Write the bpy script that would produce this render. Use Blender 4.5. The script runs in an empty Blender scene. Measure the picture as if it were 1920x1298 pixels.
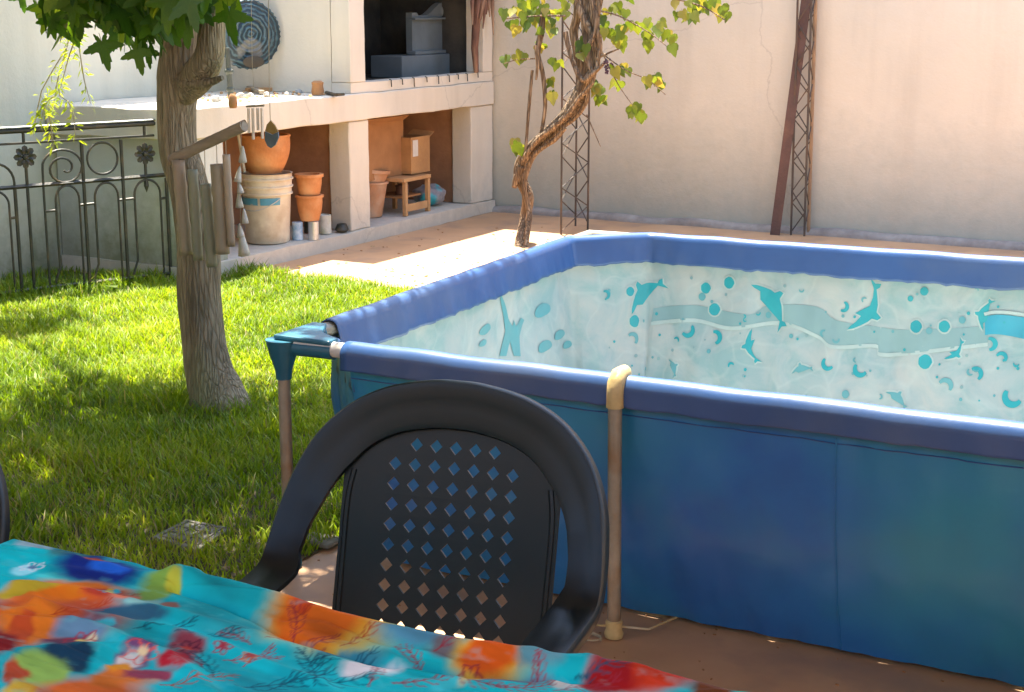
import bpy, bmesh, math, random
import numpy as np
from mathutils import Vector, Matrix, Quaternion, noise as mnoise

R = math.radians
scene = bpy.context.scene
col = scene.collection
random.seed(7)
rng = np.random.default_rng(7)

# ------------------------------------------------------------------ camera, sky, sun, exposure
CAM_H, CAM_F, CAM_PITCH, CAM_YAW = 1.5, 2865.08, 0.221705, 0.497786   # x along the rear wall, y towards it, z up
cam_d = bpy.data.cameras.new('camera')
cam = bpy.data.objects.new('camera', cam_d); col.objects.link(cam)
cam.location = (0, 0, CAM_H)
cam.rotation_euler = (math.pi / 2 - CAM_PITCH, 0, CAM_YAW)
cam_d.sensor_width = 36; cam_d.lens = CAM_F / 1920 * 36
cam_d.clip_start = 0.02; cam_d.clip_end = 500
scene.camera = cam

SUNX, SUNY = 0.23, 0.25            # shadow shift on the ground per metre of height (+x, -y)
sun_el = math.atan(1 / math.hypot(SUNX, SUNY))
sun_dir = Vector((-SUNX, SUNY, 1)).normalized()      # towards the sun
w = bpy.data.worlds.new('World'); scene.world = w; w.use_nodes = True
nt = w.node_tree
bg = nt.nodes['Background']; sky = nt.nodes.new('ShaderNodeTexSky')
sky.sky_type = 'NISHITA'; sky.sun_disc = False
sky.sun_elevation = sun_el
sky.sun_rotation = math.atan2(sun_dir.x, sun_dir.y)
sky.air_density = 1.0; sky.dust_density = 1.5
nt.links.new(sky.outputs[0], bg.inputs[0]); bg.inputs[1].default_value = 0.15
sl = bpy.data.lights.new('sun', 'SUN'); so = bpy.data.objects.new('sun', sl); col.objects.link(so)
sl.energy = 4.7; sl.angle = R(0.55); sl.color = (1.0, 0.93, 0.80)
so.rotation_euler = sun_dir.to_track_quat('Z', 'Y').to_euler()
so.location = (0, 0, 12)
scene.view_settings.view_transform = 'Standard'; scene.view_settings.look = 'None'
scene.view_settings.gamma = 1; scene.view_settings.use_curve_mapping = False
scene.view_settings.exposure = 2.32
try:
    scene.cycles.max_bounces = 10; scene.cycles.diffuse_bounces = 6; scene.cycles.transparent_max_bounces = 12
except Exception: pass

# ------------------------------------------------------------------ helpers
def _basis():
    cy, sy, cp, sp = math.cos(CAM_YAW), math.sin(CAM_YAW), math.cos(CAM_PITCH), math.sin(CAM_PITCH)
    F = Vector((-sy * cp, cy * cp, -sp)); X = Vector((cy, sy, 0)); return F, X, X.cross(F)
_F, _X, _U = _basis(); _O = Vector((0, 0, CAM_H))
def _ray(px, py): return _F + _X * ((px - 960) / CAM_F) - _U * ((py - 649) / CAM_F)
def on_z(px, py, z=0.): d = _ray(px, py); return _O + d * ((z - CAM_H) / d.z)
def on_x(px, py, x): d = _ray(px, py); return _O + d * (x / d.x)
def on_y(px, py, y): d = _ray(px, py); return _O + d * (y / d.y)
def proj(p):
    v = Vector(p) - _O; z = v.dot(_F)
    return (960 + CAM_F * v.dot(_X) / z, 649 - CAM_F * v.dot(_U) / z, z)
def srgb(r, g, b):
    f = lambda c: (c / 255 / 12.92) if c / 255 <= .04045 else ((c / 255 + .055) / 1.055) ** 2.4
    return (f(r), f(g), f(b))

class MB:
    def __init__(s): s.v = []; s.f = []
    def add(s, vs, fs):
        o = len(s.v); s.v += [tuple(v) for v in vs]; s.f += [tuple(i + o for i in f) for f in fs]; return s
    def box(s, x0, x1, y0, y1, z0, z1, m=None):
        vs = [(x, y, z) for z in (z0, z1) for y in (y0, y1) for x in (x0, x1)]
        if m: vs = [tuple(m @ Vector(v)) for v in vs]
        return s.add(vs, [(0, 2, 3, 1), (4, 5, 7, 6), (0, 1, 5, 4), (2, 6, 7, 3), (0, 4, 6, 2), (1, 3, 7, 5)])
    def tube(s, pts, rad, n=8, cap=True, flat=None, up=None):
        pts = [Vector(p) for p in pts]; k = len(pts)
        if not hasattr(rad, '__len__'): rad = [rad] * k
        o = len(s.v); prev = None
        for i, p in enumerate(pts):
            t = (pts[min(i + 1, k - 1)] - pts[max(i - 1, 0)]).normalized()
            if prev is None:
                a = Vector(up) if up else (Vector((0, 0, 1)) if abs(t.z) < .9 else Vector((1, 0, 0)))
                u = (a - t * a.dot(t)).normalized()
            else:
                u = (prev - t * prev.dot(t)).normalized()
            prev = u; w_ = t.cross(u)
            for j in range(n):
                a = 2 * math.pi * j / n
                s.v.append(tuple(p + u * (math.cos(a) * rad[i] * (flat or 1)) + w_ * (math.sin(a) * rad[i])))
        for i in range(k - 1):
            for j in range(n):
                a = o + i * n + j; b = o + i * n + (j + 1) % n
                s.f.append((a, b, b + n, a + n))
        if cap:
            s.f.append(tuple(o + j for j in reversed(range(n)))); s.f.append(tuple(o + (k - 1) * n + j for j in range(n)))
        return s
    def lathe(s, prof, c=(0, 0, 0), n=28, cap0=True, cap1=False, m=None, fn=None):
        o = len(s.v)
        for i, (r, z) in enumerate(prof):
            for j in range(n):
                a = 2 * math.pi * j / n
                rr = r * (fn(a, i) if fn else 1)
                v = Vector((rr * math.cos(a), rr * math.sin(a), z))
                if m: v = m @ v
                s.v.append((v.x + c[0], v.y + c[1], v.z + c[2]))
        for i in range(len(prof) - 1):
            for j in range(n):
                a = o + i * n + j; b = o + i * n + (j + 1) % n
                s.f.append((a, b, b + n, a + n))
        if cap0: s.f.append(tuple(o + j for j in reversed(range(n))))
        if cap1: s.f.append(tuple(o + (len(prof) - 1) * n + j for j in range(n)))
        return s
    def prism(s, poly, d, close=True):
        """poly: 3-D points in a plane, extruded by vector d"""
        n = len(poly); o = len(s.v); d = Vector(d)
        s.v += [tuple(p) for p in poly] + [tuple(Vector(p) + d) for p in poly]
        s.f += [tuple(o + i for i in reversed(range(n))), tuple(o + n + i for i in range(n))]
        s.f += [(o + i, o + (i + 1) % n, o + n + (i + 1) % n, o + n + i) for i in range(n)]
        return s
    def grid(s, fn, nu, nv, closed=False, flip=False):
        o = len(s.v)
        for i in range(nu):
            for j in range(nv): s.v.append(tuple(fn(i / (nu if closed else nu - 1), j / (nv - 1))))
        for i in range(nu if closed else nu - 1):
            for j in range(nv - 1):
                a = o + i * nv + j; b = o + ((i + 1) % nu) * nv + j
                s.f.append((a, a + 1, b + 1, b) if flip else (a, b, b + 1, a + 1))
        return s
    def build(s, name, m, parent=None, smooth=False, bevel=0, solid=0, subsurf=0, origin=None, angle=40):
        me = bpy.data.meshes.new(name)
        if origin is None: origin = root_loc(parent) if parent else Vector((0, 0, 0))
        o0 = Vector(origin)
        me.from_pydata([(v[0] - o0.x, v[1] - o0.y, v[2] - o0.z) for v in s.v], [], s.f)
        me.validate(); me.update()
        if m: me.materials.append(m)
        ob = bpy.data.objects.new(name, me); col.objects.link(ob)
        if parent: ob.parent = parent
        else: ob.location = o0
        if bevel:
            b = ob.modifiers.new('bevel', 'BEVEL'); b.width = bevel; b.segments = 2; b.limit_method = 'ANGLE'; b.angle_limit = R(35)
        if solid:
            b = ob.modifiers.new('solid', 'SOLIDIFY'); b.thickness = solid; b.offset = 0
        if subsurf:
            b = ob.modifiers.new('sub', 'SUBSURF'); b.levels = subsurf; b.render_levels = subsurf
        if smooth:
            bm = bmesh.new(); bm.from_mesh(me)
            for f in bm.faces: f.smooth = True
            for e in bm.edges:
                if len(e.link_faces) == 2 and e.calc_face_angle(0) > R(angle): e.smooth = False
            bm.to_mesh(me); bm.free()
        return ob
def root_loc(o):
    p = Vector((0, 0, 0))
    while o is not None: p = p + o.location; o = o.parent
    return p
def tag(o, label=None, cat=None, group=None, kind=None):
    if label: o['label'] = label
    if cat: o['category'] = cat
    if group: o['group'] = group
    if kind: o['kind'] = kind
    return o
def thing(name, label, cat, loc=(0, 0, 0), group=None):
    o = bpy.data.objects.new(name, None); col.objects.link(o); o.location = loc; o.empty_display_size = .1
    return tag(o, label, cat, group)
def setv(name, m, mb, **k): return tag(mb.build(name, m, **k), kind='structure')

def catmull(P, sub):
    out = []; P = [np.array(p, float) for p in P]
    for i in range(len(P) - 1):
        a_, b_, c, d = P[max(i - 1, 0)], P[i], P[i + 1], P[min(i + 2, len(P) - 1)]
        for k_ in range(sub):
            t = k_ / sub; out.append(.5 * ((2 * b_) + (-a_ + c) * t + (2 * a_ - 5 * b_ + 4 * c - d) * t * t + (-a_ + 3 * b_ - 3 * c + d) * t ** 3))
    out.append(P[-1]); return out
# value noise in numpy
def vnoise(x, y, seed=0):
    xi = np.floor(x).astype(np.int64); yi = np.floor(y).astype(np.int64); fx = x - xi; fy = y - yi
    fx = fx * fx * (3 - 2 * fx); fy = fy * fy * (3 - 2 * fy)
    def h(a, b):
        n = (a * 374761393 + b * 668265263 + seed * 974634777) & 0xffffffff
        n = ((n ^ (n >> 13)) * 1274126177) & 0xffffffff
        return ((n ^ (n >> 16)) & 0xffff) / 65535.
    return (h(xi, yi) * (1 - fx) + h(xi + 1, yi) * fx) * (1 - fy) + (h(xi, yi + 1) * (1 - fx) + h(xi + 1, yi + 1) * fx) * fy
def fbm(x, y, seed=0, o=4):
    r = 0; a = .5
    for i in range(o): r = r + a * vnoise(x * 2 ** i, y * 2 ** i, seed + i); a *= .5
    return r

# ------------------------------------------------------------------ materials
def new_mat(name):
    m = bpy.data.materials.new(name); m.use_nodes = True
    n = m.node_tree.nodes; return m, n, m.node_tree.links, n['Principled BSDF']
def mat(name, c1, c2=None, scale=6., rough=.6, bump=.15, bscale=70., metal=0., spec=.5, dirt_or_tint=None, dscale=1.5,
        stretch=(1, 1, 1), world=False, bdist=.01, rvar=.1, dthr=(.5, .7)):
    m, n, l, p = new_mat(name)
    c2 = c2 or tuple(v * .8 for v in c1)
    mp = n.new('ShaderNodeMapping'); mp.inputs['Scale'].default_value = stretch
    if world: g = n.new('ShaderNodeNewGeometry'); l.new(g.outputs['Position'], mp.inputs[0])
    else: g = n.new('ShaderNodeTexCoord'); l.new(g.outputs['Object'], mp.inputs[0])
    t = n.new('ShaderNodeTexNoise'); t.inputs['Scale'].default_value = scale; t.inputs['Detail'].default_value = 7; t.inputs['Roughness'].default_value = .62
    l.new(mp.outputs[0], t.inputs['Vector'])
    cr = n.new('ShaderNodeValToRGB'); cr.color_ramp.elements[0].position = .35; cr.color_ramp.elements[1].position = .65
    cr.color_ramp.elements[0].color = (*c2, 1); cr.color_ramp.elements[1].color = (*c1, 1)
    l.new(t.outputs['Fac'], cr.inputs[0]); out = cr.outputs[0]
    if dirt_or_tint:
        t2 = n.new('ShaderNodeTexNoise'); t2.inputs['Scale'].default_value = dscale; t2.inputs['Detail'].default_value = 9
        l.new(mp.outputs[0], t2.inputs['Vector'])
        r2 = n.new('ShaderNodeMapRange'); r2.inputs[1].default_value = dthr[0]; r2.inputs[2].default_value = dthr[1]
        l.new(t2.outputs['Fac'], r2.inputs[0])
        mx = n.new('ShaderNodeMixRGB'); mx.inputs[2].default_value = (*dirt_or_tint, 1)
        l.new(r2.outputs[0], mx.inputs[0]); l.new(out, mx.inputs[1]); out = mx.outputs[0]
    l.new(out, p.inputs['Base Color'])
    rr = n.new('ShaderNodeMapRange'); rr.inputs[3].default_value = max(0, rough - rvar); rr.inputs[4].default_value = min(1, rough + rvar)
    l.new(t.outputs['Fac'], rr.inputs[0]); l.new(rr.outputs[0], p.inputs['Roughness'])
    p.inputs['Metallic'].default_value = metal; p.inputs['Specular IOR Level'].default_value = spec
    if bump:
        b = n.new('ShaderNodeTexNoise'); b.inputs['Scale'].default_value = bscale; b.inputs['Detail'].default_value = 5
        l.new(mp.outputs[0], b.inputs['Vector'])
        bn = n.new('ShaderNodeBump'); bn.inputs['Strength'].default_value = bump; bn.inputs['Distance'].default_value = bdist
        l.new(b.outputs['Fac'], bn.inputs['Height']); l.new(bn.outputs[0], p.inputs['Normal'])
    m['tail'] = 1
    return m

def wall_mat(name, c1, c2, low, zlow=.45):
    """rough plaster, grimy towards the ground (splash marks)"""
    m, n, l, p = new_mat(name)
    g = n.new('ShaderNodeNewGeometry'); mp = n.new('ShaderNodeMapping'); l.new(g.outputs['Position'], mp.inputs[0])
    def nz(s, d, st=(1, 1, 1)):
        q = n.new('ShaderNodeMapping'); q.inputs['Scale'].default_value = st; l.new(g.outputs['Position'], q.inputs[0])
        t = n.new('ShaderNodeTexNoise'); t.inputs['Scale'].default_value = s; t.inputs['Detail'].default_value = d; t.inputs['Roughness'].default_value = .6
        l.new(q.outputs[0], t.inputs['Vector']); return t
    a = nz(1.1, 5); b = nz(14, 8); s = nz(3.5, 6, (1, 1, .12))
    cr = n.new('ShaderNodeValToRGB'); cr.color_ramp.elements[0].position = .38; cr.color_ramp.elements[1].position = .62
    cr.color_ramp.elements[0].color = (*c2, 1); cr.color_ramp.elements[1].color = (*c1, 1); l.new(a.outputs['Fac'], cr.inputs[0])
    sp = n.new('ShaderNodeSeparateXYZ'); l.new(g.outputs['Position'], sp.inputs[0])
    zz = n.new('ShaderNodeMath'); zz.operation = 'MULTIPLY_ADD'; l.new(b.outputs['Fac'], zz.inputs[0]); zz.inputs[1].default_value = -.5; l.new(sp.outputs[2], zz.inputs[2])
    zs = n.new('ShaderNodeMath'); zs.operation = 'MULTIPLY_ADD'; l.new(s.outputs['Fac'], zs.inputs[0]); zs.inputs[1].default_value = -.5; l.new(zz.outputs[0], zs.inputs[2])
    mr = n.new('ShaderNodeMapRange'); mr.inputs[1].default_value = zlow - .5; mr.inputs[2].default_value = -.5; mr.inputs[3].default_value = 0; mr.inputs[4].default_value = .85
    l.new(zs.outputs[0], mr.inputs[0])
    mx = n.new('ShaderNodeMixRGB'); mx.inputs[2].default_value = (*low, 1); l.new(mr.outputs[0], mx.inputs[0]); l.new(cr.outputs[0], mx.inputs[1])
    m2 = n.new('ShaderNodeMixRGB'); m2.blend_type = 'MULTIPLY'; m2.inputs[0].default_value = .25
    r3 = n.new('ShaderNodeValToRGB'); r3.color_ramp.elements[0].position = .35; r3.color_ramp.elements[0].color = (.6, .58, .55, 1); r3.color_ramp.elements[1].position = .55
    l.new(s.outputs['Fac'], r3.inputs[0]); l.new(mx.outputs[0], m2.inputs[1]); l.new(r3.outputs[0], m2.inputs[2])
    vc = n.new('ShaderNodeTexVoronoi'); vc.feature = 'DISTANCE_TO_EDGE'; vc.inputs['Scale'].default_value = .55
    wq = n.new('ShaderNodeMixRGB'); wq.inputs[0].default_value = .22; tq = nz(2.6, 9); l.new(g.outputs['Position'], wq.inputs[1]); l.new(tq.outputs['Color'], wq.inputs[2]); l.new(wq.outputs[0], vc.inputs['Vector'])
    ck = n.new('ShaderNodeMapRange'); ck.inputs[2].default_value = .0028; ck.inputs[3].default_value = .30; ck.inputs[4].default_value = 0; l.new(vc.outputs['Distance'], ck.inputs[0])
    m3 = n.new('ShaderNodeMixRGB'); m3.inputs[2].default_value = (.25, .22, .18, 1); l.new(ck.outputs[0], m3.inputs[0]); l.new(m2.outputs[0], m3.inputs[1]); m2 = m3
    l.new(m2.outputs[0], p.inputs['Base Color']); p.inputs['Roughness'].default_value = .88; p.inputs['Specular IOR Level'].default_value = .25
    bn = n.new('ShaderNodeBump'); bn.inputs['Strength'].default_value = .35; bn.inputs['Distance'].default_value = .012
    ad = n.new('ShaderNodeMath'); ad.operation = 'MULTIPLY_ADD'; c = nz(60, 4); l.new(c.outputs['Fac'], ad.inputs[0]); ad.inputs[1].default_value = .35
    l.new(b.outputs['Fac'], ad.inputs[2]); l.new(ad.outputs[0], bn.inputs['Height']); l.new(bn.outputs[0], p.inputs['Normal'])
    return m

def leaf_mat(name, stops, trans=.45, attr=None, rough=.45, tcol=None):
    """leaf: Principled + translucent, colour by object random or point attribute"""
    m, n, l, p = new_mat(name); out = n['Material Output']
    if attr: a = n.new('ShaderNodeAttribute'); a.attribute_name = attr; fac = a.outputs['Fac']
    else: a = n.new('ShaderNodeObjectInfo'); fac = a.outputs['Random']
    cr = n.new('ShaderNodeValToRGB'); e = cr.color_ramp.elements
    e[0].position = stops[0][0]; e[0].color = (*stops[0][1], 1); e[1].position = stops[-1][0]; e[1].color = (*stops[-1][1], 1)
    for s in stops[1:-1]: q = e.new(s[0]); q.color = (*s[1], 1)
    l.new(fac, cr.inputs[0])
    tc = n.new('ShaderNodeTexCoord'); t = n.new('ShaderNodeTexNoise'); t.inputs['Scale'].default_value = 18; l.new(tc.outputs['Object'], t.inputs['Vector'])
    mu = n.new('ShaderNodeMixRGB'); mu.blend_type = 'MULTIPLY'; mu.inputs[0].default_value = .35; l.new(cr.outputs[0], mu.inputs[1]); l.new(t.outputs['Fac'], mu.inputs[2])
    l.new(mu.outputs[0], p.inputs['Base Color']); p.inputs['Roughness'].default_value = rough; p.inputs['Specular IOR Level'].default_value = .4
    tr = n.new('ShaderNodeBsdfTranslucent'); g = n.new('ShaderNodeMixRGB'); g.blend_type = 'MULTIPLY'; g.inputs[0].default_value = 1
    g.inputs[2].default_value = (*(tcol or (1.5, 1.35, .5)), 1); l.new(mu.outputs[0], g.inputs[1]); l.new(g.outputs[0], tr.inputs[0])
    ms = n.new('ShaderNodeMixShader'); ms.inputs[0].default_value = trans
    l.new(p.outputs[0], ms.inputs[1]); l.new(tr.outputs[0], ms.inputs[2]); l.new(ms.outputs[0], out.inputs[0])
    return m

M = {}
M['wall_rear'] = wall_mat('wall_rear_plaster', (.63, .565, .445), (.575, .525, .42), (.35, .36, .30), .8)
M['wall_left'] = wall_mat('wall_left_plaster', (.64, .615, .49), (.57, .56, .455), (.16, .17, .09), .42)
M['bbq'] = wall_mat('barbecue_plaster', (.71, .635, .51), (.64, .585, .475), (.50, .46, .38), .25)
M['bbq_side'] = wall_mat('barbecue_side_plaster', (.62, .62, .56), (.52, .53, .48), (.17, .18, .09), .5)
M['brick'] = mat('niche_brick', (.42, .22, .11), (.27, .135, .07), 3.5, .9, .5, 30, dirt_or_tint=(.55, .29, .13), dscale=2.2, world=True)
M['soot'] = mat('soot', (.075, .065, .05), (.03, .028, .024), 5, .9, .3, 40, world=True)
M['terrace'] = mat('terrace_tile', (.56, .33, .175), (.46, .26, .13), 2.2, .55, .15, 25, dirt_or_tint=(.34, .21, .13), dscale=3.5, world=True, bdist=.004)
M['soil'] = mat('lawn_soil', (.10, .075, .04), (.05, .045, .02), 9, .95, .8, 60, world=True)
M['footing'] = mat('wall_footing', (.36, .31, .26), (.22, .18, .15), 8, .9, .5, 40, world=True)
M['concrete'] = mat('concrete', (.42, .40, .36), (.28, .27, .24), 12, .9, .4, 70, dirt_or_tint=(.15, .13, .09), dscale=6)
M['iron'] = mat('painted_iron', (.040, .038, .024), (.022, .022, .016), 14, .5, .2, 120, spec=.5, dirt_or_tint=(.10, .07, .035), dscale=9)
M['iron_rail'] = mat('pale_iron_rail', (.34, .35, .32), (.20, .21, .19), 14, .38, .15, 120, metal=.6)  # paler than the bars, for the strip along the rail top
M['rust'] = mat('rusty_steel', (.135, .070, .052), (.08, .043, .033), 7, .75, .4, 60, dirt_or_tint=(.20, .10, .06), dscale=5)
M['lattice'] = mat('lattice_steel', (.080, .062, .045), (.045, .036, .03), 9, .6, .3, 90, dirt_or_tint=(.15, .075, .035), dscale=4)
M['lattice_tan'] = mat('tan_steel', (.36, .22, .11), (.22, .14, .08), 6, .7, .3, 90)
M['bark'] = mat('bark', (.42, .345, .22), (.19, .155, .09), 11, .92, .9, 38, stretch=(1, 1, .28), dirt_or_tint=(.24, .27, .13), dscale=3, bdist=.02)
def crack(m, sc, st, amt, dark):
    n = m.node_tree.nodes; l = m.node_tree.links; p = n['Principled BSDF']; tc = n.new('ShaderNodeTexCoord'); mp = n.new('ShaderNodeMapping'); mp.inputs['Scale'].default_value = st; l.new(tc.outputs['Object'], mp.inputs[0])
    nz = n.new('ShaderNodeTexNoise'); nz.inputs['Scale'].default_value = 14; l.new(mp.outputs[0], nz.inputs['Vector']); ad = n.new('ShaderNodeMixRGB'); ad.inputs[0].default_value = .06; l.new(mp.outputs[0], ad.inputs[1]); l.new(nz.outputs['Color'], ad.inputs[2])
    v = n.new('ShaderNodeTexVoronoi'); v.feature = 'DISTANCE_TO_EDGE'; v.inputs['Scale'].default_value = sc; l.new(ad.outputs[0], v.inputs['Vector'])
    mr = n.new('ShaderNodeMapRange'); mr.inputs[2].default_value = .22; l.new(v.outputs['Distance'], mr.inputs[0])
    old = p.inputs['Base Color'].links[0].from_socket; mx = n.new('ShaderNodeMixRGB'); mx.blend_type = 'MULTIPLY'; mx.inputs[0].default_value = amt; cr = n.new('ShaderNodeValToRGB'); cr.color_ramp.elements[0].color = (*dark, 1); l.new(mr.outputs[0], cr.inputs[0])
    l.new(old, mx.inputs[1]); l.new(cr.outputs[0], mx.inputs[2]); l.new(mx.outputs[0], p.inputs['Base Color'])
    b = n.new('ShaderNodeBump'); b.inputs['Strength'].default_value = .8; b.inputs['Distance'].default_value = .008; l.new(mr.outputs[0], b.inputs['Height'])
    if p.inputs['Normal'].links: l.new(p.inputs['Normal'].links[0].from_socket, b.inputs['Normal'])
    l.new(b.outputs[0], p.inputs['Normal'])
crack(M['bark'], 75, (1, 1, .075), .42, (.34, .30, .22))
M['cutwood'] = mat('cut_wood', (.30, .20, .11), (.19, .12, .065), 12, .85, .4, 60)
M['greywood'] = mat('weathered_wood', (.36, .29, .20), (.20, .16, .11), 16, .85, .6, 50, stretch=(.25, .25, 1))
M['bamboo'] = mat('bamboo', (.42, .33, .22), (.27, .21, .14), 14, .6, .3, 60, stretch=(1, 1, .2), dirt_or_tint=(.19, .20, .12), dscale=5)
M['bamboo_green'] = mat('greyish_bamboo', (.32, .32, .21), (.19, .20, .13), 14, .6, .3, 60, stretch=(1, 1, .2))
M['vine'] = mat('vine_bark', (.42, .29, .17), (.16, .105, .06), 20, .9, 1, 60, stretch=(1, 1, .2), bdist=.012)
crack(M['vine'], 60, (1, 1, .14), .8, (.25, .20, .15))
M['sleeve'] = mat('pool_sleeve_vinyl', (.036, .092, .235), (.033, .078, .20), 4, .34, .15, 40, dirt_or_tint=(.065, .105, .20), dscale=3, spec=.5, bdist=.004)
M['outer'] = mat('pool_wall_vinyl', (.018, .155, .40), (.016, .105, .32), 1.8, .40, .12, 14, dirt_or_tint=(.022, .20, .30), dscale=1.3, spec=.5, bdist=.012, dthr=(.42, .62))  # teal blotches paint in reflected surroundings and green bounce from the grass
M['plastic_teal'] = mat('teal_plastic', (.022, .13, .19), (.018, .10, .15), 14, .38, .08, 60)
M['tube_grey'] = mat('pool_leg_steel', (.33, .29, .22), (.23, .20, .15), 12, .42, .15, 90, metal=.2, dirt_or_tint=(.22, .13, .06), dscale=8)
M['white_steel'] = mat('white_tube', (.70, .68, .62), (.55, .52, .45), 12, .4, .1, 90)
M['yellow_plastic'] = mat('yellowed_plastic', (.56, .42, .19), (.42, .31, .13), 18, .45, .15, 80, dirt_or_tint=(.56, .50, .36), dscale=9)
M['chair'] = mat('black_resin', (.0095, .0125, .0120), (.0065, .009, .0088), 7, .40, .10, 260, spec=.36, dirt_or_tint=(.013, .0165, .016), dscale=3, bdist=.001, rvar=.08)
M['terracotta'] = mat('terracotta', (.62, .255, .085), (.48, .185, .060), 9, .8, .25, 60, dirt_or_tint=(.66, .36, .17), dscale=5)
M['terracotta_pale'] = mat('pale_terracotta', (.60, .31, .155), (.46, .225, .11), 9, .85, .25, 60, dirt_or_tint=(.60, .42, .28), dscale=5)
M['bucket'] = mat('cream_plastic', (.74, .66, .50), (.60, .51, .38), 9, .5, .12, 60, dirt_or_tint=(.45, .33, .20), dscale=6)
M['blueprint'] = mat('blue_print', (.10, .34, .46), (.07, .25, .36), 9, .5, .05, 60, dirt_or_tint=(.5, .48, .4), dscale=14, dthr=(.56, .62))
M['cardboard'] = mat('cardboard', (.50, .27, .105), (.36, .185, .070), 5, .85, .15, 90)
M['cardboard_dark'] = mat('dark_cardboard', (.42, .205, .08), (.32, .15, .055), 5, .9, .15, 90)  # darker brown than the other cardboard
M['old_concrete'] = mat('old_concrete', (.30, .28, .23), (.17, .16, .12), 14, .9, .6, 60, dirt_or_tint=(.08, .075, .04), dscale=9)
M['label'] = mat('paper_label', (.75, .70, .62), None, 9, .7, .05)
M['ply'] = mat('plywood', (.58, .33, .14), (.42, .22, .09), 7, .8, .2, 70, stretch=(1, 1, .3))
M['bag'] = mat('printed_bag', (.34, .31, .29), (.22, .21, .22), 14, .5, .4, 40, dirt_or_tint=(.05, .38, .42), dscale=5.5, dthr=(.52, .58), bdist=.02)
M['tin'] = mat('tin', (.62, .64, .62), (.42, .45, .46), 12, .35, .1, 60, metal=.6)
M['tin_blue'] = mat('blue_white_tin', (.55, .62, .66), (.16, .30, .45), 16, .4, .1, 60, dthr=(.5, .55))
M['whitewash'] = mat('whitewashed_clay', (.66, .62, .52), (.50, .47, .38), 16, .8, .4, 60, dirt_or_tint=(.36, .36, .20), dscale=8)
M['hood'] = mat('grey_painted_iron', (.155, .185, .195), (.11, .135, .145), 4, .6, .1, 60)
M['hood_light'] = mat('pale_blue_iron', (.26, .32, .36), (.20, .25, .29), 4, .6, .1, 60)
M['pipe'] = mat('dark_green_iron', (.05, .06, .045), (.03, .035, .03), 14, .6, .3, 60)
M['aluminium'] = mat('chime_tube', (.72, .66, .56), (.5, .45, .38), 14, .35, .05, 60, metal=.5)
M['string'] = mat('string', (.45, .38, .25), None, 20, .9)
M['slate'] = mat('slate_blue', (.16, .21, .25), (.11, .14, .17), 14, .6, .1, 60)
M['ochre'] = mat('ochre', (.45, .27, .08), (.30, .18, .05), 14, .6, .1, 60)
M['unseen'] = mat('unseen_plaster', (.30, .26, .21), (.25, .215, .175), 3, .9, .2, 30)
M['table'] = mat('white_table_plastic', (.6, .6, .58), None, 6, .4, .05)
M['grape'] = mat('grape', (.10, .04, .06), (.05, .03, .05), 30, .4, .05)
M['dry'] = mat('dry_bark', (.26, .12, .07), (.10, .05, .035), 18, .9, .9, 40, stretch=(1, 1, .3), dirt_or_tint=(.42, .28, .17), dscale=5)
M['grass'] = leaf_mat('grass_blade', [(0, (.080, .165, .008)), (.45, (.23, .35, .010)), (.8, (.40, .49, .018)), (.93, (.38, .38, .06)), (1, (.42, .34, .16))], .42, 'rnd', .5, (1.35, 1.3, .5))
M['leaf_tree'] = leaf_mat('star_leaf', [(0, (.032, .095, .012)), (.5, (.065, .175, .014)), (.85, (.13, .27, .018)), (1, (.27, .36, .02))], .48, None, .42)
M['leaf_tree_mass'] = leaf_mat('star_leaf_mass', [(0, (.032, .095, .012)), (.5, (.065, .175, .014)), (.85, (.13, .27, .018)), (1, (.27, .36, .02))], .48, 'rnd', .42)
M['leaf_vine'] = leaf_mat('vine_leaf', [(0, (.10, .16, .020)), (.5, (.20, .27, .030)), (.8, (.33, .34, .05)), (1, (.42, .34, .08))], .4, None, .5, (1.3, 1.2, .5))
M['leaf_sprig'] = leaf_mat('sprig_leaf', [(0, (.26, .36, .03)), (1, (.55, .60, .07))], .5, 'rnd', .5, (1.3, 1.3, .4))
M['shell_dark'] = mat('dish_cavity', (.06, .045, .025), (.035, .028, .018), 12, .8)
def dish_mat():
    m, n, l, p = new_mat('swirled_teal_glaze')
    tc = n.new('ShaderNodeTexCoord')
    wv = n.new('ShaderNodeTexWave'); wv.wave_type = 'RINGS'; wv.rings_direction = 'Z'; wv.inputs['Scale'].default_value = 11; wv.inputs['Distortion'].default_value = 5.5
    wv.inputs['Detail'].default_value = 3; wv.inputs['Detail Scale'].default_value = 1.6
    l.new(tc.outputs['Object'], wv.inputs['Vector'])
    cr = n.new('ShaderNodeValToRGB'); e = cr.color_ramp.elements
    e[0].position = .15; e[0].color = (.008, .020, .026, 1); e[1].position = .9; e[1].color = (.055, .105, .12, 1); q = e.new(.55); q.color = (.016, .048, .058, 1)
    l.new(wv.outputs['Fac'], cr.inputs[0])
    t = n.new('ShaderNodeTexNoise'); t.inputs['Scale'].default_value = 5; l.new(tc.outputs['Object'], t.inputs['Vector'])
    mr = n.new('ShaderNodeMapRange'); mr.inputs[1].default_value = .56; mr.inputs[2].default_value = .6; l.new(t.outputs['Fac'], mr.inputs[0])
    mx = n.new('ShaderNodeMixRGB'); mx.inputs[2].default_value = (.13, .135, .12, 1); l.new(mr.outputs[0], mx.inputs[0]); l.new(cr.outputs[0], mx.inputs[1])
    l.new(mx.outputs[0], p.inputs['Base Color']); p.inputs['Roughness'].default_value = .5
    b = n.new('ShaderNodeBump'); b.inputs['Strength'].default_value = .5; b.inputs['Distance'].default_value = .01; l.new(wv.outputs['Fac'], b.inputs['Height']); l.new(b.outputs[0], p.inputs['Normal'])
    return m
M['dish'] = dish_mat()
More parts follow.
